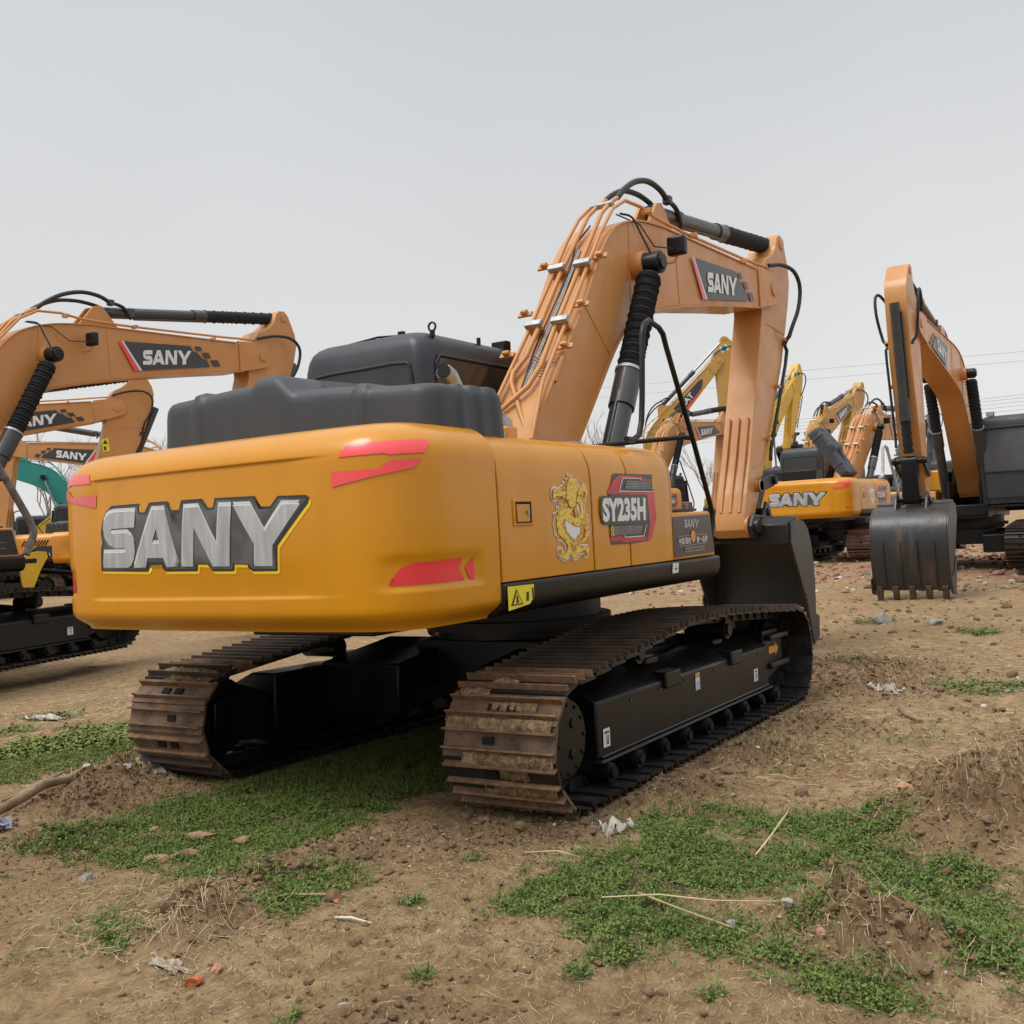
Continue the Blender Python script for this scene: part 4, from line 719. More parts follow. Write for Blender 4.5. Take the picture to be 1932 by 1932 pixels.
FQ = np.stack([q0, q0+ny_, q0+ny_+1, q0+1], 1).astype(np.int32)
def np_mesh(name, V, F, mats, smooth=True, mi=None):
    me = bpy.data.meshes.new(name); n = F.shape[1]
    me.vertices.add(len(V)); me.vertices.foreach_set('co', np.ascontiguousarray(V, np.float32).ravel())
    me.loops.add(F.size); me.loops.foreach_set('vertex_index', F.ravel().astype(np.int32))
    me.polygons.add(len(F)); me.polygons.foreach_set('loop_start', np.arange(0, F.size, n, dtype=np.int32))
    for m in mats: me.materials.append(m)
    if mi is not None: me.polygons.foreach_set('material_index', mi.astype(np.int32))
    me.update(calc_edges=True); me.polygons.foreach_set('use_smooth', [smooth]*len(F)); me.validate()
    o = bpy.data.objects.new(name, me); SC.collection.objects.link(o); return o
def ground_mat():
    m = bpy.data.materials.new('dry_soil'); m.use_nodes = True; t = m.node_tree; b = t.nodes['Principled BSDF']; b.inputs['Roughness'].default_value = .95; b.inputs['Specular IOR Level'].default_value = .15
    N_ = t.nodes.new; L = t.links.new
    c = N_('ShaderNodeTexCoord')
    def noise(sc, det, ro=.6, vec=None, scale=None):
        n = N_('ShaderNodeTexNoise'); n.inputs['Scale'].default_value = sc; n.inputs['Detail'].default_value = det; n.inputs['Roughness'].default_value = ro
        if scale: mp = N_('ShaderNodeMapping'); mp.inputs['Scale'].default_value = scale; mp.inputs['Rotation'].default_value = (0, 0, .5); L(c.outputs['Object'], mp.inputs[0]); L(mp.outputs[0], n.inputs['Vector'])
        else: L(c.outputs['Object'], n.inputs['Vector'])
        return n.outputs['Fac']
    def rng(v, a, b_, lo=0, hi=1): r = N_('ShaderNodeMapRange'); L(v, r.inputs[0]); r.inputs[1].default_value = a; r.inputs[2].default_value = b_; r.inputs[3].default_value = lo; r.inputs[4].default_value = hi; return r.outputs[0]
    def mix(f, a, b_):
        x = N_('ShaderNodeMix'); x.data_type = 'RGBA'; L(f, x.inputs[0])
        for i, v in ((6, a), (7, b_)):
            if isinstance(v, tuple): x.inputs[i].default_value = (*v, 1)
            else: L(v, x.inputs[i])
        return x.outputs[2]
    def mul(a, b_): x = N_('ShaderNodeMath'); x.operation = 'MULTIPLY'; L(a, x.inputs[0]); L(b_, x.inputs[1]); return x.outputs[0]
    base = mix(rng(noise(1.1, 6), .38, .62), (.36, .235, .12), (.52, .37, .20))
    base = mix(rng(noise(9, 8, .75), .40, .62), base, (.21, .13, .068))
    base = mix(rng(noise(.55, 5, .7), .48, .62, 0, .7), base, (.27, .175, .095))
    base = mix(rng(noise(38, 4, .7), .55, .75), base, (.50, .39, .25))
    straw = mul(rng(noise(14, 5, .7, scale=(1, 7, 1)), .54, .68), rng(noise(.8, 3), .42, .6))
    base = mix(straw, base, (.54, .42, .23))
    at = N_('ShaderNodeAttribute'); at.attribute_name = 'mud'; mv = N_('ShaderNodeMath'); mv.operation = 'MULTIPLY'; L(at.outputs['Fac'], mv.inputs[0]); mv.inputs[1].default_value = .85
    dark = mix(rng(noise(16, 6, .7), .4, .65), (.15, .088, .045), (.29, .185, .10))
    base = mix(mv.outputs[0], base, dark)
    # dark green tint on the soil among the weeds
    at2 = N_('ShaderNodeAttribute'); at2.attribute_name = 'green'
    base = mix(mul(at2.outputs['Fac'], rng(noise(30, 4), .35, .6, .4, 1)), base, (.055, .085, .022))
    # red brick crumbs far off
    at3 = N_('ShaderNodeAttribute'); at3.attribute_name = 'brick'
    base = mix(mul(at3.outputs['Fac'], rng(noise(7, 6, .75), .42, .58)), base, (.38, .19, .13))
    L(base, b.inputs['Base Color'])
    bp = N_('ShaderNodeBump'); bp.inputs['Strength'].default_value = .9; bp.inputs['Distance'].default_value = .025; L(noise(45, 8, .72), bp.inputs['Height'])
    b2 = N_('ShaderNodeBump'); b2.inputs['Strength'].default_value = .5; b2.inputs['Distance'].default_value = .05; L(noise(8, 6, .65, scale=(1, 3, 1)), b2.inputs['Height']); L(b2.outputs[0], bp.inputs['Normal']); L(bp.outputs[0], b.inputs['Normal'])
    return m
gr = tag(np_mesh('ground', V_, FQ, [ground_mat()]), kind='structure')
def inpoly(x, y, P):
    c = np.zeros(np.shape(x), bool); n = len(P); j = n-1
    for i in range(n):
        xi, yi = P[i]; xj, yj = P[j]; c ^= ((yi > y) != (yj > y)) & (x < (xj-xi)*(y-yi)/(yj-yi+1e-12)+xi); j = i
    return c
GP = [[(-3.89,.63),(-3.65,.73),(-3.26,.68),(-2.84,.82),(-2.59,.68),(-2.33,.73),(-1.92,.65),(-1.24,.66),(-.3,.56),(.4,.3),(.2,-.3),(-.9,-.6),(-1.6,-.44),(-2.04,-.56),(-2.44,-.64),(-2.76,-.66),(-3.13,-.72),(-3.37,-.59),(-3.69,-.69),(-3.81,-.6),(-3.68,-.26),(-3.84,-.09),(-3.71,.1),(-3.89,.36)],
      [(-3.7,-.76),(-3.62,-1.1),(-3.42,-1.04),(-3.38,-1.21),(-3.59,-1.34),(-3.72,-1.28),(-3.97,-1.36),(-4.0,-1.22),(-3.82,-1.05)], [(-4.28,-.54),(-4.25,-.62),(-4.36,-.75),(-4.37,-.67)], [(-4.45,-.82),(-4.36,-.84),(-4.42,-.95),(-4.55,-.94)],
      [(-2.53,3.28),(-1.96,3.63),(-1.57,3.48),(-1.16,3.69),(-1.0,3.42),(-1.2,2.9),(-1.5,2.5),(-1.9,2.29),(-2.33,2.23),(-2.83,2.26),(-3.08,2.34)],
      [(-2.21,-2.0),(-1.99,-2.03),(-1.71,-2.31),(-1.64,-2.5),(-1.81,-2.73),(-1.59,-3.14),(-1.86,-3.3),(-2.18,-3.33),(-2.27,-3.47),(-2.31,-3.71),(-2.79,-3.89),(-3.11,-3.98),(-3.32,-4.0),(-3.33,-3.8),(-2.9,-3.6),(-2.93,-3.35),(-2.84,-3.15),(-2.78,-2.98),(-2.92,-2.95),(-2.96,-2.73),(-3.17,-2.7),(-3.34,-2.84),(-3.54,-2.86),(-3.53,-2.73),(-3.61,-2.72),(-3.6,-2.52),(-3.48,-2.36),(-3.59,-2.18),(-3.45,-2.07),(-3.18,-2.01),(-2.79,-2.11),(-2.52,-2.14),(-2.44,-2.24)]]
DISC = [(-3.73,-2.72,.11),(-3.41,-2.98,.12),(-3.5,-3.22,.09),(-3.61,-3.4,.08),(-3.65,-3.55,.12),(-3.95,-2.68,.07),(-3.21,-3.23,.08),(-3.86,-3.15,.06),(3.13,-2.81,.42),(3.4,-3.2,.25),(4.29,-1.47,.22),(7.42,-2.26,.3),(8.33,-.72,.3),(-1.6,4.4,.25),(-.9,4.9,.3),(-1.3,3.95,.2),(-4.6,-2.0,.05),(-3.6,-1.7,.06),(-3.0,-1.6,.07),(-4.2,-2.2,.06),(1.5,9.8,.5),(15,14,1.5),(13,12.5,1.2),(22,2,1.0)]
def gmask(x, y):
    wx = x+.07*fbm(x, y, 5, 3, 51); wy = y+.07*fbm(x, y, 5, 3, 61); m = np.zeros(np.shape(x))
    for P in GP: m = np.maximum(m, inpoly(wx, wy, P)*1.0)
    for a, b, r in DISC: m = np.maximum(m, (np.hypot(wx-a, wy-b) < r)*.8)
    hole = fbm(x, y, 3.1, 3, 71) > .36
    return m*(1-hole*.9)
near = (GX.ravel() < 30)
mud = mudmask(GX.ravel(), GY.ravel()); gm = gmask(GX.ravel(), GY.ravel())
dd = np.hypot(GX.ravel(), GY.ravel()); br = ss(dd, 12, 16)*(1-ss(dd, 30, 45))*ss(fbm(GX.ravel(), GY.ravel(), .35, 3, 91), -.15, .2)*ss(-GY.ravel(), -6, -2)
for nm_, arr in (('mud', mud), ('green', gm), ('brick', br)):
    a = gr.data.attributes.new(nm_, 'FLOAT', 'POINT'); a.data.foreach_set('value', arr.astype(np.float32))
# ---- low weeds
def leaves(cx, cy, n, hmax, size, spread, seed=1, zoff=0):
    g = np.random.default_rng(seed); N = len(cx)*n; x = np.repeat(cx, n)+g.normal(0, spread, N); y = np.repeat(cy, n)+g.normal(0, spread, N)
    z = gh(x, y)+g.uniform(.003, hmax, N)*np.repeat(g.uniform(.5, 1.2, len(cx)), n)
    s = size*g.uniform(.5, 1.25, N); a = g.uniform(0, 2*np.pi, N); t = g.uniform(-.7, .7, N); r_ = g.uniform(-.6, .6, N)
    ux = np.stack([np.cos(a)*np.cos(t), np.sin(a)*np.cos(t), np.sin(t)], 1); vx = np.stack([-np.sin(a)*np.cos(r_), np.cos(a)*np.cos(r_), np.sin(r_)], 1)
    c = np.stack([x, y, z], 1); s = s[:, None]
    V = np.stack([c-ux*s, c-vx*s*.62+ux*s*.1, c+ux*s, c+vx*s*.62+ux*s*.1], 1).reshape(-1, 3); F = np.arange(len(V)).reshape(-1, 4); return V, F
LF = [mat('weed_leaf', (.105, .170, .030), .5, col2=(.15, .205, .04), nscale=6, spec=.3), mat('weed_leaf_dark', (.055, .105, .022), .5, col2=(.085, .14, .028), nscale=6, spec=.3), mat('weed_leaf_yellow', (.20, .20, .04), .6, spec=.3)]
def sample(poly, dens):
    P = np.array(poly); lo = P.min(0)-.1; hi = P.max(0)+.1; n = int(dens*(hi-lo).prod()); x = RNG.uniform(lo[0], hi[0], n); y = RNG.uniform(lo[1], hi[1], n); return x, y
xs, ys = [], []
x_ = RNG.uniform(-4.8, 3, 9000); y_ = RNG.uniform(-4.6, 4, 9000); k = fbm(x_, y_, 1.7, 4, 44) > .30; xs.append(x_[k]); ys.append(y_[k])
for P in GP: x, y = sample(P, 4000); k = (gmask(x+RNG.normal(0, .075, len(x)), y+RNG.normal(0, .075, len(x))) > .5) & (fbm(x, y, 9, 2, 88) > -.22); xs.append(x[k]); ys.append(y[k])
for a, b, r in DISC:
    de_ = 3000 if math.hypot(a+7, b+4.5) < 9 else 260
    x, y = sample([(a-r, b-r), (a+r, b+r)], de_); k = (gmask(x, y) > .5) & (RNG.uniform(0, 1, len(x)) < np.clip(1.25-np.hypot(x-a, y-b)/r, .08, .9)); xs.append(x[k]); ys.append(y[k])
cx = np.concatenate(xs); cy = np.concatenate(ys); far = np.hypot(cx+7, cy+4.5) > 9
V1, F1 = leaves(cx[~far], cy[~far], 8, .026, .0082, .016, 3); V2, F2 = leaves(cx[far], cy[far], 6, .04, .02, .05, 4)
VV = np.concatenate([V1, V2]); FF = np.concatenate([F1, F2+len(V1)]); mi = RNG.choice([0, 0, 0, 1, 1, 2], len(FF), p=[.22, .2, .2, .17, .17, .04])
yl = (VV[FF[:, 0], 0] < -1) & (VV[FF[:, 0], 1] > 2); mi[yl & (RNG.uniform(0, 1, len(FF)) < .45)] = 2
tag(np_mesh('weeds', VV, FF, LF, smooth=False, mi=mi), label='low green weeds growing in patches on the bare soil', cat='weeds', kind='stuff')
def blades(cx, cy, n, h, wd, seed):
    g = np.random.default_rng(seed); N = len(cx)*n; x = np.repeat(cx, n)+g.normal(0, .012, N); y = np.repeat(cy, n)+g.normal(0, .012, N); z = gh(x, y)-.002
    a = g.uniform(0, 6.28, N); l = g.uniform(.1, .9, N); H = h*g.uniform(.35, 1.2, N); w_ = wd*g.uniform(.6, 1.3, N); b = g.uniform(0, 6.28, N)
    s0 = np.stack([np.cos(b)*w_, np.sin(b)*w_, 0*w_], 1); p0 = np.stack([x, y, z], 1); d = np.stack([np.cos(a)*l, np.sin(a)*l, 1+0*l], 1)*H[:, None]
    p1 = p0+d*.55; p2 = p0+d*np.array([1.25, 1.25, .95]); V = np.stack([p0-s0, p0+s0, p1+s0*.8, p1-s0*.8, p2+s0*.15, p2-s0*.15], 1).reshape(-1, 3)
    o = (np.arange(N)*6)[:, None]; return V, np.concatenate([o+np.array([[0, 1, 2, 3]]), o+np.array([[3, 2, 4, 5]])])
k = RNG.uniform(0, 1, len(cx)) < .45; V1, F1 = blades(cx[k & ~far], cy[k & ~far], 3, .05, .0016, 8)
k2 = RNG.uniform(0, 1, 14000); bx_ = RNG.uniform(-4.8, 2, 14000); by_ = RNG.uniform(-4.6, 4, 14000); k2 = fbm(bx_, by_, 1.1, 4, 45) > .12; V2, F2 = blades(bx_[k2], by_[k2], 2, .035, .0015, 9)
VV = np.concatenate([V1, V2]); FF = np.concatenate([F1, F2+len(V1)]); mi = RNG.choice([0, 1, 2, 3], len(FF), p=[.45, .25, .15, .15])
tag(np_mesh('grass', VV, FF, LF+[mat('dead_blade', (.36, .28, .14), .8)], smooth=False, mi=mi), label='thin grass blades growing through the weeds and on the soil', cat='grass', kind='stuff')
# ---- straw
def slivers(n, rng, lmin, lmax, wd, seed, zoff=.006, tilt=.08, pts=None):
    g = np.random.default_rng(seed)
    if pts is None: x = g.uniform(rng[0], rng[1], n); y = g.uniform(rng[2], rng[3], n)
    else: x, y = pts; n = len(x)
    L_ = g.uniform(lmin, lmax, n)*g.uniform(.4, 1, n); a = g.normal(.9, .9, n); t = g.normal(0, tilt, n)
    k = 4; c = []; curv = g.normal(0, .38, n)
    for i in range(k):
        u = i/(k-1)-.5; aa = a+curv*u*.8; px = x+np.cos(aa)*u*L_; py = y+np.sin(aa)*u*L_; pz = gh(px, py)+zoff+g.uniform(0, .012, n)*0+np.abs(u)*0+np.sin(t)*u*L_+np.abs(np.sin(t))*L_*.5
        w_ = wd*(1-abs(u)*1.2)*g.uniform(.6, 1.2, n); c.append((px, py, pz, w_, aa))
    V = []; 
    for px, py, pz, w_, aa in c: V += [np.stack([px-np.sin(aa)*w_, py+np.cos(aa)*w_, pz], 1), np.stack([px, py, pz+w_*.9], 1), np.stack([px+np.sin(aa)*w_, py-np.cos(aa)*w_, pz], 1)]
    V = np.stack(V, 1).reshape(-1, 3); F = []
    b = (np.arange(n)*3*k)[:, None]
    for i in range(k-1):
        for e_ in (0, 1): F.append(b+np.array([[3*i+e_, 3*i+e_+1, 3*i+e_+4, 3*i+e_+3]]))
    return V, np.concatenate(F)
STR = [mat('straw', (.44, .32, .16), .8), mat('grey_straw', (.27, .19, .11), .85), mat('pale_straw', (.56, .45, .27), .8)]
parts_ = [slivers(13000, (-4.9, 1.5, -4.6, 1.5), .02, .11, .0012, 5), slivers(7000, (-1, 6, -7, 5), .04, .2, .0035, 6), slivers(3000, (-3.5, 2, 2, 7), .05, .2, .003, 7)]
g_ = np.random.default_rng(9)
for a, b, r, h, k in MOUNDS[:9]: n = int(110*(r/.3)**1.6); parts_.append(slivers(0, None, .04, .18, .0017, int(a*10+100), tilt=.45, pts=(a+g_.normal(0, r*.6, n), b+g_.normal(0, r*.6, n))))
n = 330; parts_.append(slivers(0, None, .06, .2, .002, 77, tilt=.2, pts=(-4.2+g_.normal(0, .22, n), -.85+g_.normal(0, .25, n))))
VV = np.concatenate([p[0] for p in parts_]); o_ = 0; Fs = []
for v, f in parts_: Fs.append(f+o_); o_ += len(v)
FF = np.concatenate(Fs); tag(np_mesh('dry_straw', VV, FF, STR, mi=RNG.integers(0, 3, len(FF))), label='dry straw and grass stalks strewn over the soil', cat='straw', kind='stuff')
# ---- clods and gravel
def ico():
    b = bmesh.new(); bmesh.ops.create_icosphere(b, subdivisions=2, radius=1); v = np.array([q.co[:] for q in b.verts]); f = np.array([[q.index for q in p.verts] for p in b.faces]); b.free(); return v, f
IV, IF = ico()
def rocks(x, y, s, seed, sink=.3):
    g = np.random.default_rng(seed); n = len(x); V = np.repeat(IV[None], n, 0)*g.uniform(.6, 1.15, (n, 1, 3))
    for k in range(5): d = g.normal(size=(n, 1, 3)); d /= np.linalg.norm(d, axis=2, keepdims=True); p = (V*d).sum(2, keepdims=True); lim = g.uniform(.45, .8, (n, 1, 1)); V = V-d*np.maximum(0, p-lim)
    a = g.uniform(0, 6.28, n); c, s_ = np.cos(a)[:, None], np.sin(a)[:, None]; X = V[..., 0]*c-V[..., 1]*s_; Y = V[..., 0]*s_+V[..., 1]*c
    V = np.stack([X, Y, V[..., 2]*.7], 2)*s[:, None, None]; V = V+np.stack([x, y, gh(x, y)+s*.7*(1-sink)-.3*s], 1)[:, None, :]
    F = (IF[None]+(np.arange(n)*len(IV))[:, None, None]).reshape(-1, 3); return V.reshape(-1, 3), F
CM = [mat('soil_clod', (.22, .14, .078), .95, col2=(.15, .09, .05), nscale=30, bump=.6, bscale=60), mat('grey_pebble', (.34, .31, .26), .8), mat('pale_pebble', (.52, .48, .42), .8), mat('brick_crumb', (.36, .19, .13), .9)]
x = np.concatenate([g_.uniform(-4.9, 1, 2600)]+[a+g_.normal(0, r*.7, int(500*(r/.3)**1.5)) for a, b, r, h, k in MOUNDS]); y = np.concatenate([g_.uniform(-4.5, 1.5, 2600)]+[b+g_.normal(0, r*.7, int(500*(r/.3)**1.5)) for a, b, r, h, k in MOUNDS])
s_ = np.exp(g_.normal(-4.85, .55, len(x))); V1, F1 = rocks(x, y, s_, 3); m1 = g_.choice([0, 1, 2, 3], len(x), p=[.98, .013, .003, .004])
x = g_.uniform(-4.95, -1.2, 15000); y = g_.uniform(-4.3, 1.8, 15000); kk = fbm(x, y, 1.3, 3, 201)+.5*mudmask(x, y) > -.02; x = x[kk]; y = y[kk]
_iv, _if = IV, IF; b = bmesh.new(); bmesh.ops.create_icosphere(b, subdivisions=1, radius=1); IV = np.array([q.co[:] for q in b.verts]); IF = np.array([[q.index for q in p.verts] for p in b.faces]); b.free()
V3, F3 = rocks(x, y, np.exp(g_.normal(-5.2, .35, len(x))), 13); tag(np_mesh('soil_crumbs', V3, F3, [CM[0], mat('pale_crumb', (.36, .26, .16), .95)], smooth=False, mi=np.repeat(g_.integers(0, 2, len(x)), len(IF))), label='fine soil crumbs scattered over the foreground', cat='soil crumbs', kind='stuff'); IV, IF = _iv, _if
x = np.concatenate([g_.uniform(1, 12, 1500), g_.uniform(13, 30, 2600)]); y = np.concatenate([g_.uniform(-6, 4, 1500), g_.uniform(-6, 9, 2600)]); s_ = np.concatenate([np.exp(g_.normal(-3.9, .5, 1500)), np.exp(g_.normal(-3.05, .45, 2600))]); V2, F2 = rocks(x, y, s_, 4); m2 = np.where(x < 13, g_.choice([0, 1, 2], len(x), p=[.93, .05, .02]), g_.choice([0, 1, 2, 3], len(x), p=[.38, .1, .1, .42]))
tag(np_mesh('gravel', np.concatenate([V1, V2]), np.concatenate([F1, F2+len(V1)]), CM, smooth=False, mi=np.repeat(np.concatenate([m1, m2]), len(IF))), label='loose soil clods, pebbles and brick crumbs on the ground', cat='gravel', kind='stuff')
# ---------------------------------------------------------------- the machines
def z_(x, y): return float(gh(x, y))
excavator('excavator', 'large nearest excavator with a dragon sticker and SY235H on its side, seen from behind', (0, 0, 0), hero=True, model='SY235H', upsi=1.6, utilt=-.0204)
GRP = 'excavators parked in the yard'
excavator('excavator', 'excavator at the left edge whose boom carries the large SANY band above the charcoal hood', (-.38, 8.77, .27), 0, upsi=14, ga=3, model='SY215H', dx=-.2, group=GRP, rail=FOA)
excavator('excavator', 'excavator whose upright stick stands directly behind the left boom, beside the charcoal hood', (3.2, 18.8, .1), -23, be=3, ga=6, group=GRP)
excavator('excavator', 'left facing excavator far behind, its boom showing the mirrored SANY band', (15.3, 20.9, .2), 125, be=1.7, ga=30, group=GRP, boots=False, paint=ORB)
excavator('excavator', 'teal excavator with a bare hydraulic boom far behind the left machines', (19.5, 33.0, .3), 138, be=10, ga=20, paint=TEAL, cwp=TEAL, brand='none', group=GRP, boots=False, dragon=False, rear_logo=False)
excavator('excavator', 'orange excavator with 220LC-9S on a black panel below its louvred side', (14.3, 30.4, .12), 122, be=-6, ga=25, paint=HORA, cwp=HORA, brand='none', ltext='220LC-9S', group=GRP, boots=False, dragon=False, rear_logo=False)
excavator('excavator', 'bright yellow excavator farthest back at the left, glimpsed below the teal boom', (23.5, 43.5, .3), -35, be=-14, ga=5, paint=KOMY, cwp=KOMY, brand='none', group=GRP, boots=False, dragon=False, rear_logo=False)
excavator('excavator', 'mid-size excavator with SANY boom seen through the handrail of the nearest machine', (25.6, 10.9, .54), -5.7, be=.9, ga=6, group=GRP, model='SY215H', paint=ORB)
excavator('excavator', 'excavator with a charcoal engine cover tipped open above its SANY counterweight', (23.85, 3.76, .33), -6, be=-6, ga=12, de=-20, group=GRP, raised=True, model='SY215H', rail=WRP)
excavator('excavator', 'excavator facing the camera at the right with its bucket resting on the soil', (18.6, -.51, .29), 180.3, be=.9, ga=19.5, de=-5.7, group=GRP, wornb=True, covered=False)
excavator('excavator', 'golden excavator with CAT boom raised behind the nearest stick and a green cross sticker', (33.3, 13.8, .3), -58.8, be=42, ga=24, paint=CATY, cwp=CATY, brand='cat', cross=True, group=GRP, boots=False, dragon=False, rear_logo=False)
excavator('excavator', 'bright yellow excavator with a steep raised boom and a green cross sticker on its stick', (38.4, 11.1, .4), -7.4, be=34.3, ga=6.2, paint=KOMY, cwp=KOMY, brand='none', cross=True, group=GRP, boots=False, dragon=False, rear_logo=False)
excavator('excavator', 'excavator with slim raised boom and black stick cylinder behind the tipped engine cover', (34.2, 7.9, .3), -8.2, be=17.7, ga=-11.5, paint=CATY, group=GRP, boots=False)
excavator('excavator', 'slate grey excavator with a VOLVO boom glimpsed behind the camera-facing boom', (52.4, 8.4, .3), -12, be=18, ga=10, paint=mat('slate_paint', (.07, .08, .09), .45), cwp=CATY, brand='volvo', group=GRP, boots=False, dragon=False, rear_logo=False)
# ---------------------------------------------------------------- loose bucket
rt_ = empty('digger_bucket', (12.4, 26.0, z_(12.4, 26.0)+.15), R(150), label='yellow digger bucket with brown teeth standing beside the orange 220LC-9S machine', cat='bucket')
rt_.scale = (.8, .8, .8)
m = MB(); bk_ = [(p[0]-5.6, p[1]) for p in BKT]; m.prism(bk_+[(p[0]-.05, p[1]-.03) for p in bk_[::-1]], -.5, .5); m.build('shell', KOMY, rt_, bevel=.01)
for s in (-1, 1): MB().prism([(-.6, 1.3)]+bk_+[(-.05, .1), (-.35, .85)], s*.5, s*.53).build('side_plate', KOMY, rt_, bevel=.008)
for k in range(4): MB().prism([(.28, .22), (.37, .22), (.34, -.12), (.29, -.12)], -.4+.26*k-.04, -.4+.26*k+.04).build('tooth', TOO, rt_, bevel=.008)
# ---------------------------------------------------------------- ground litter
def rock(name, label, cat, x, y, s, m, seed, sq=(1, 1, .6), group=None, rz=0, sink=.35):
    g = np.random.default_rng(seed); V = IV.copy()
    for k in range(9): d = g.normal(size=3); d[2] *= .6; d /= np.linalg.norm(d); l = g.uniform(.35, .8); V = V-np.outer(np.maximum(0, V@d-l), d)
    V = V*(1+.10*g.normal(size=(len(V), 1)))*np.array(sq)*s; b = MB(); b.add([tuple(v) for v in V], [tuple(f) for f in IF.tolist()]); o = b.build(name, m, None, smooth=0); o.location = (x, y, z_(x, y)+s*sq[2]*(1-sink)*.6); o.rotation_euler = (g.uniform(-.15, .15), g.uniform(-.15, .15), rz)
    tag(o, label, cat, group); return o
CLAY = mat('dry_clay', (.38, .25, .15), .95, col2=(.28, .17, .10), nscale=12, bump=.5, bscale=50); BRK = mat('broken_brick', (.62, .17, .06), .9, col2=(.48, .13, .05), nscale=14, bump=.6, bscale=60); BRP = mat('weathered_brick', (.50, .24, .15), .9, col2=(.40, .20, .12), nscale=14, bump=.4, bscale=60); STN = mat('grey_stone', (.33, .31, .28), .85, col2=(.24, .22, .19), nscale=10, bump=.4, bscale=40)
rock('brick_piece', 'bright orange broken brick half buried in the foreground soil at lower left', 'brick', -4.545, -1.455, .042, BRK, 1, (1.1, .8, .7))
rock('brick_piece', 'brown crumbled brick lying just behind the bright orange one', 'brick', -4.44, -1.47, .03, BRP, 2, (1, .9, .7))
rock('brick_piece', 'large pale rounded brick on the bare soil above the right weed patch', 'brick', -1.05, -3.13, .085, BRP, 3, (1.25, .8, .6))
rock('brick_piece', 'tiny orange brick chip near the pale twig', 'brick', -3.79, -1.45, .016, BRK, 4)
cl = [(-3.33, -.08, .11, (1.3, .6, .3), 'pale clay slab lying in the middle of the left weeds'), (-3.29, -.33, .08, (1, .7, .35), 'small clay lump right of the slab in the left weeds'), (-3.66, -.16, .075, (1.2, .7, .35), 'leftmost clay lump along the lower edge of the left weeds'), (-3.56, -.27, .085, (1.2, .6, .4), 'rounded clay lump second along the lower edge of the left weeds'), (-3.43, -.58, .10, (1.5, .5, .3), 'long clay ridge at the lower edge of the left weeds'), (-3.29, .32, .045, (1, .8, .5), 'small pinkish clay crumb high in the left weeds')]
for i, (x, y, s, q, lb) in enumerate(cl): rock('clay_lump', lb, 'clay lump', x, y, s, CLAY, 20+i, q, 'dry clay lumps in the left weeds', rz=-.9+.35*(i-2), sink=.75)
st = [(-4.53, -2.42, .022, 'grey stone in the bare foreground below the two weed patches'), (-4.86, -1.98, .04, 'pale pointed stone cut by the bottom edge of the picture'), (-4.02, -.1, .03, 'flat grey stone at the far left foreground'), (-3.34, -3.0, .03, 'pale stone in the gap of the right weed patch'), (1.0, -3.6, .07, 'cream stone on the soil beyond the right mud heap')]
for i, (x, y, s, lb) in enumerate(st): rock('stone', lb, 'stone', x, y, s, STN, 40+i, (1.2, .9, .7), 'loose stones on the soil')
rock('stone', 'cream boulder on the grass edge right of the nearest bucket', 'stone', 8.2, -.9, .19, STN, 61, (1.4, .9, .6)); rock('stone', 'pale boulder farther right of the cream one beyond the nearest bucket', 'stone', 8.0, -1.6, .13, STN, 62, (1.4, .9, .6))
WOOD = mat('weathered_wood', (.34, .24, .15), .85, col2=(.22, .15, .09), nscale=5, bump=.5, bscale=30)
P = [(-3.56, 1.40), (-3.38, 1.44), (-3.2, 1.475), (-3.02, 1.50), (-2.86, 1.53)]
m = MB(); m.tube([(x, y, z_(x, y)+.045+.02*math.sin(i)) for i, (x, y) in enumerate(P)], [.028, .032, .030, .024, .010], 12); tag(m.build('wooden_stake', WOOD), 'weathered split wooden stake lying on the soil at the left edge', 'stake')
m = MB(); m.tube([(-3.5, 1.425, z_(-3.5, 1.425)+.085), (-3.25, 1.5, z_(-3.25, 1.5)+.08), (-2.98, 1.56, z_(-2.98, 1.56)+.05)], [.012, .018, .006], 8); tag(m.build('bark_strip', WOOD), 'thin split strip of bark resting along the wooden stake', 'bark')
def crumple(name, label, cat, x, y, s, m, seed, h=.5, flat=(1, 1)):
    g = np.random.default_rng(seed); n = 22; V = []; F = []
    for i in range(n):
        for j in range(n):
            u, v = i/(n-1)-.5, j/(n-1)-.5; r = 1+.35*math.sin(5*math.atan2(v, u)+seed); px = x+u*s*2*r*flat[0]; py = y+v*s*2*r*flat[1]
            f = float(np.abs(fbm(np.array(u*4+seed), np.array(v*4.), 1.0, 4, seed))); V.append((px, py, z_(px, py)+.004+h*s*f*1.6*max(0, 1-2.2*(u*u+v*v))))
    F = [(i*n+j, (i+1)*n+j, (i+1)*n+j+1, i*n+j+1) for i in range(n-1) for j in range(n-1) if math.hypot((i+.5)/(n-1)-.5, (j+.5)/(n-1)-.5) < .48+.1*math.sin(i*1.3+j)]
    b = MB(); b.add(V, F); o = b.build(name, m, None, smooth=40); tag(o, label, cat); return o
PLS = mat('dirty_white_plastic', (.62, .60, .56), .4, col2=(.36, .30, .22), nscale=9); CLT = mat('grey_blue_cloth', (.36, .37, .46), .9, col2=(.2, .2, .26), nscale=20)
crumple('cloth_rag', 'grey blue crumpled rag at the left edge under the wooden stake', 'rag', -3.70, 1.17, .09, CLT, 3, 1.2)
crumple('plastic_bag', 'dirty white plastic bag by the rear corner of the near track', 'plastic bag', -2.25, -1.94, .095, PLS, 5, .8, (.6, 1.2))
crumple('plastic_scrap', 'flattened translucent plastic scrap beside the bright orange brick', 'plastic scrap', -4.50, -1.27, .07, mat('muddy_film', (.42, .36, .27), .35, col2=(.26, .19, .12), nscale=9), 8, .5, (.5, 1.3))
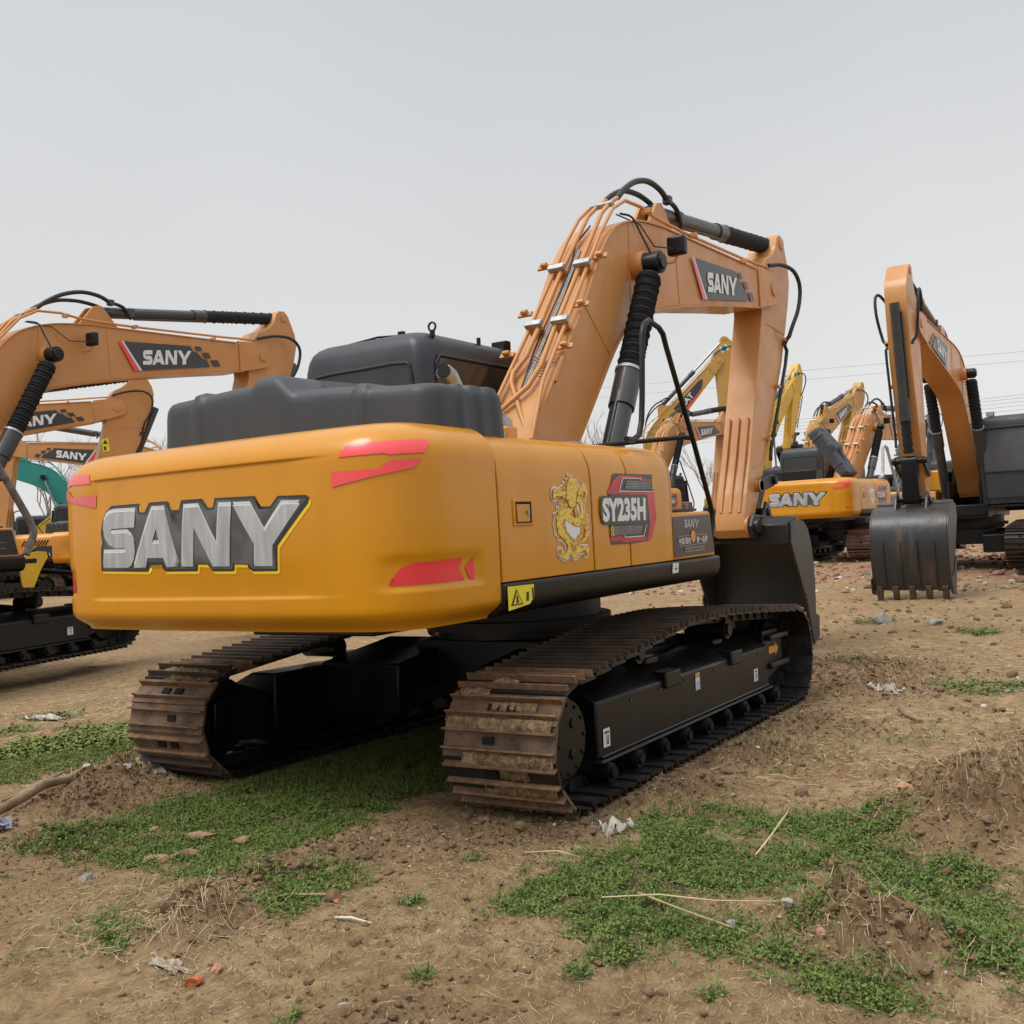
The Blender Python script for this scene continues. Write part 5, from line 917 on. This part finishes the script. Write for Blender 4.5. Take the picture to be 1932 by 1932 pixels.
crumple('plastic_scrap', 'white crumpled scrap in the mud below the far track', 'plastic scrap', -2.37, 1.43, .05, PLS, 9, .9)
crumple('plastic_scrap', 'torn white sheet on dry grass near the left edge', 'plastic scrap', 1.35, 5.9, .22, PLS, 11, .6, (.6, 1.4)) if False else crumple('plastic_scrap', 'torn white sheet on the dry grass near the left edge', 'plastic scrap', -1.05, 4.75, .14, PLS, 11, .6, (.6, 1.5))
crumple('plastic_scrap', 'white wrapper on the soil in front of the near track, right of its front end', 'plastic scrap', 2.55, -2.2, .10, PLS, 13, .9, (.6, 1.2))
def twig(label, pts, r, m, name='twig', lift=.012):
    b = MB(); b.tube([(x, y, z_(x, y)+lift+dz) for x, y, dz in pts], [r]*(len(pts)-1)+[r*.4], 7); tag(b.build(name, m), label, name.replace('_', ' '))
TW = mat('dry_twig', (.45, .33, .18), .8, col2=(.32, .22, .12), nscale=10); TWP = mat('pale_reed', (.62, .52, .33), .75, col2=(.5, .38, .2), nscale=10)
twig('upright pale reed stem leaning over the middle of the right weed patch', [(-2.56, -2.82, .02), (-2.40, -2.83, .06), (-2.24, -2.84, .09), (-2.12, -2.83, .12)], .0042, TWP, 'reed_stem')
twig('long thin reed stem crossing the lower right weed patch', [(-3.36, -2.47, .03), (-3.28, -2.68, .04), (-3.2, -2.88, .04), (-3.12, -3.1, .03)], .0032, TWP, 'reed_stem')
twig('flat reed blade slanting below the long stem in the right weed patch', [(-3.28, -2.59, .04), (-3.33, -2.8, .03), (-3.38, -3.0, .02), (-3.42, -3.14, .01)], .0045, TW, 'reed_stem')
twig('pale stripped twig on the soil left of the bottom centre', [(-3.93, -1.57, 0), (-3.91, -1.64, .004), (-3.92, -1.75, 0)], .0055, mat('bone_white_wood', (.66, .6, .5), .7))
twig('curved brown twig beside the lower left weed tongue', [(-3.82, -1.24, 0), (-3.76, -1.33, .01), (-3.72, -1.44, .0)], .006, TW)
twig('thick short stick lying on open soil at the right', [(1.75, -2.5, .0), (1.5, -2.62, .01), (1.3, -2.75, .0)], .03, WOOD, 'stick', .03)
twig('straight yellow straw stalk below the near track', [(-2.85, -1.75, 0), (-2.82, -1.95, .01), (-2.80, -2.12, 0)], .003, TWP, 'reed_stem')
# concrete slab beyond
m = MB(); m.box((0, 0, .25), (1.5, .5, .55)); o = m.build('concrete_block', mat('pale_concrete', (.5, .46, .4), .9, col2=(.38, .33, .27), nscale=6, bump=.4, bscale=20), None, bevel=.03); o.location = (29.5, 4.8, z_(29.5, 4.8)); o.rotation_euler = (0, 0, R(105)); tag(o, 'pale concrete block on the rubble under the machine with the tipped engine cover', 'concrete block')
# ---------------------------------------------------------------- bare trees
BRK2 = mat('bare_bark', (.30, .27, .24), .9)
def tree(x, y, h, seed, label):
    rnd = random.Random(seed); root = empty('bare_tree', (x, y, z_(x, y)), 0, label=label, cat='tree', group='leafless trees on the horizon'); tr = MB(); cr = MB()
    tr.tube([(0, 0, 0), (.05, 0, h*.2), (0, .08, h*.45)], [h*.016, h*.013, h*.009], 7); tr.build('trunk', BRK2, root)
    def br(p, d, l, r, n):
        q = p+d*l*.5+Vector((rnd.uniform(-.06, .06), rnd.uniform(-.06, .06), .02))*l; e_ = p+d*l; cr.tube([p, q, e_], [r, r*.8, r*.55], 4 if n < 3 else 5, cap=False)
        if n == 0: return
        for k in range(rnd.choice([2, 3, 3])):
            t = rnd.uniform(.35, 1); b_ = p.lerp(e_, t); nd = (d+Vector((rnd.uniform(-1, 1), rnd.uniform(-1, 1), rnd.uniform(-.1, .6)))*.62).normalized(); br(b_, nd, l*rnd.uniform(.55, .8), r*.6, n-1)
    for k in range(6):
        z0 = h*rnd.uniform(.16, .45); d = Vector((rnd.uniform(-1, 1), rnd.uniform(-1, 1), rnd.uniform(1.1, 2.4))).normalized(); br(Vector((0, 0, z0)), d, h*rnd.uniform(.22, .34), h*.007, 4)
    cr.build('crown', BRK2, root, smooth=0)
for i, (x, y, h, lb) in enumerate([(54, 27.5, 8.5, 'bare tree rising between the boom cylinder and the nearest boom'), (51.5, 29.0, 6.5, 'small bare tree just left of the taller one behind the nearest boom'), (60, 22.5, 6.5, 'low bare tree seen through the handrail loop'), (38, 52, 9, 'bare tree right of the left stick, just above the counterweight'), (36.5, 55, 8.5, 'bare tree left of the left stick under the booms'), (34, 57.5, 9, 'bare tree behind the checkered boom band at the left'), (33, 62, 8, 'bare tree farthest left behind the boom cylinder'), (41, 50, 7.5, 'smaller bare tree close to the charcoal hood')]): tree(x, y, h, 50+i, lb)
# ---------------------------------------------------------------- overhead wires
WIR = mat('wire_grey', (.16, .16, .17), .6)
def wire(a, b, label, r=.022):
    a, b = Vector(a), Vector(b); d = b-a; P = []
    for k in range(41): t = -1.0+3.2*k/40; p = a+d*t; P.append((p.x, p.y, p.z))
    tag(MB().tube(P, r, 5).build('power_line', WIR), label, 'power line', 'overhead wires at the right')
wire((100.6, 31.5, 16.6), (92.8, 6.1, 14.6), 'topmost of the overhead wires, crossing the sky right of the nearest stick', .012); wire((100.6, 31.5, 15.6), (92.8, 6.1, 13.8), 'second highest overhead wire, just below the topmost', .012)
for k, (z0, z1) in enumerate([(11.4, 10.9), (11.05, 10.63), (10.71, 10.31), (10.38, 9.99), (10.04, 9.62)]): wire((100.7, 31.0, z0), (92.75, 6.3, z1), ['highest', 'second', 'middle', 'fourth', 'lowest'][k]+' wire of the lower bundle of five at the right', .013)
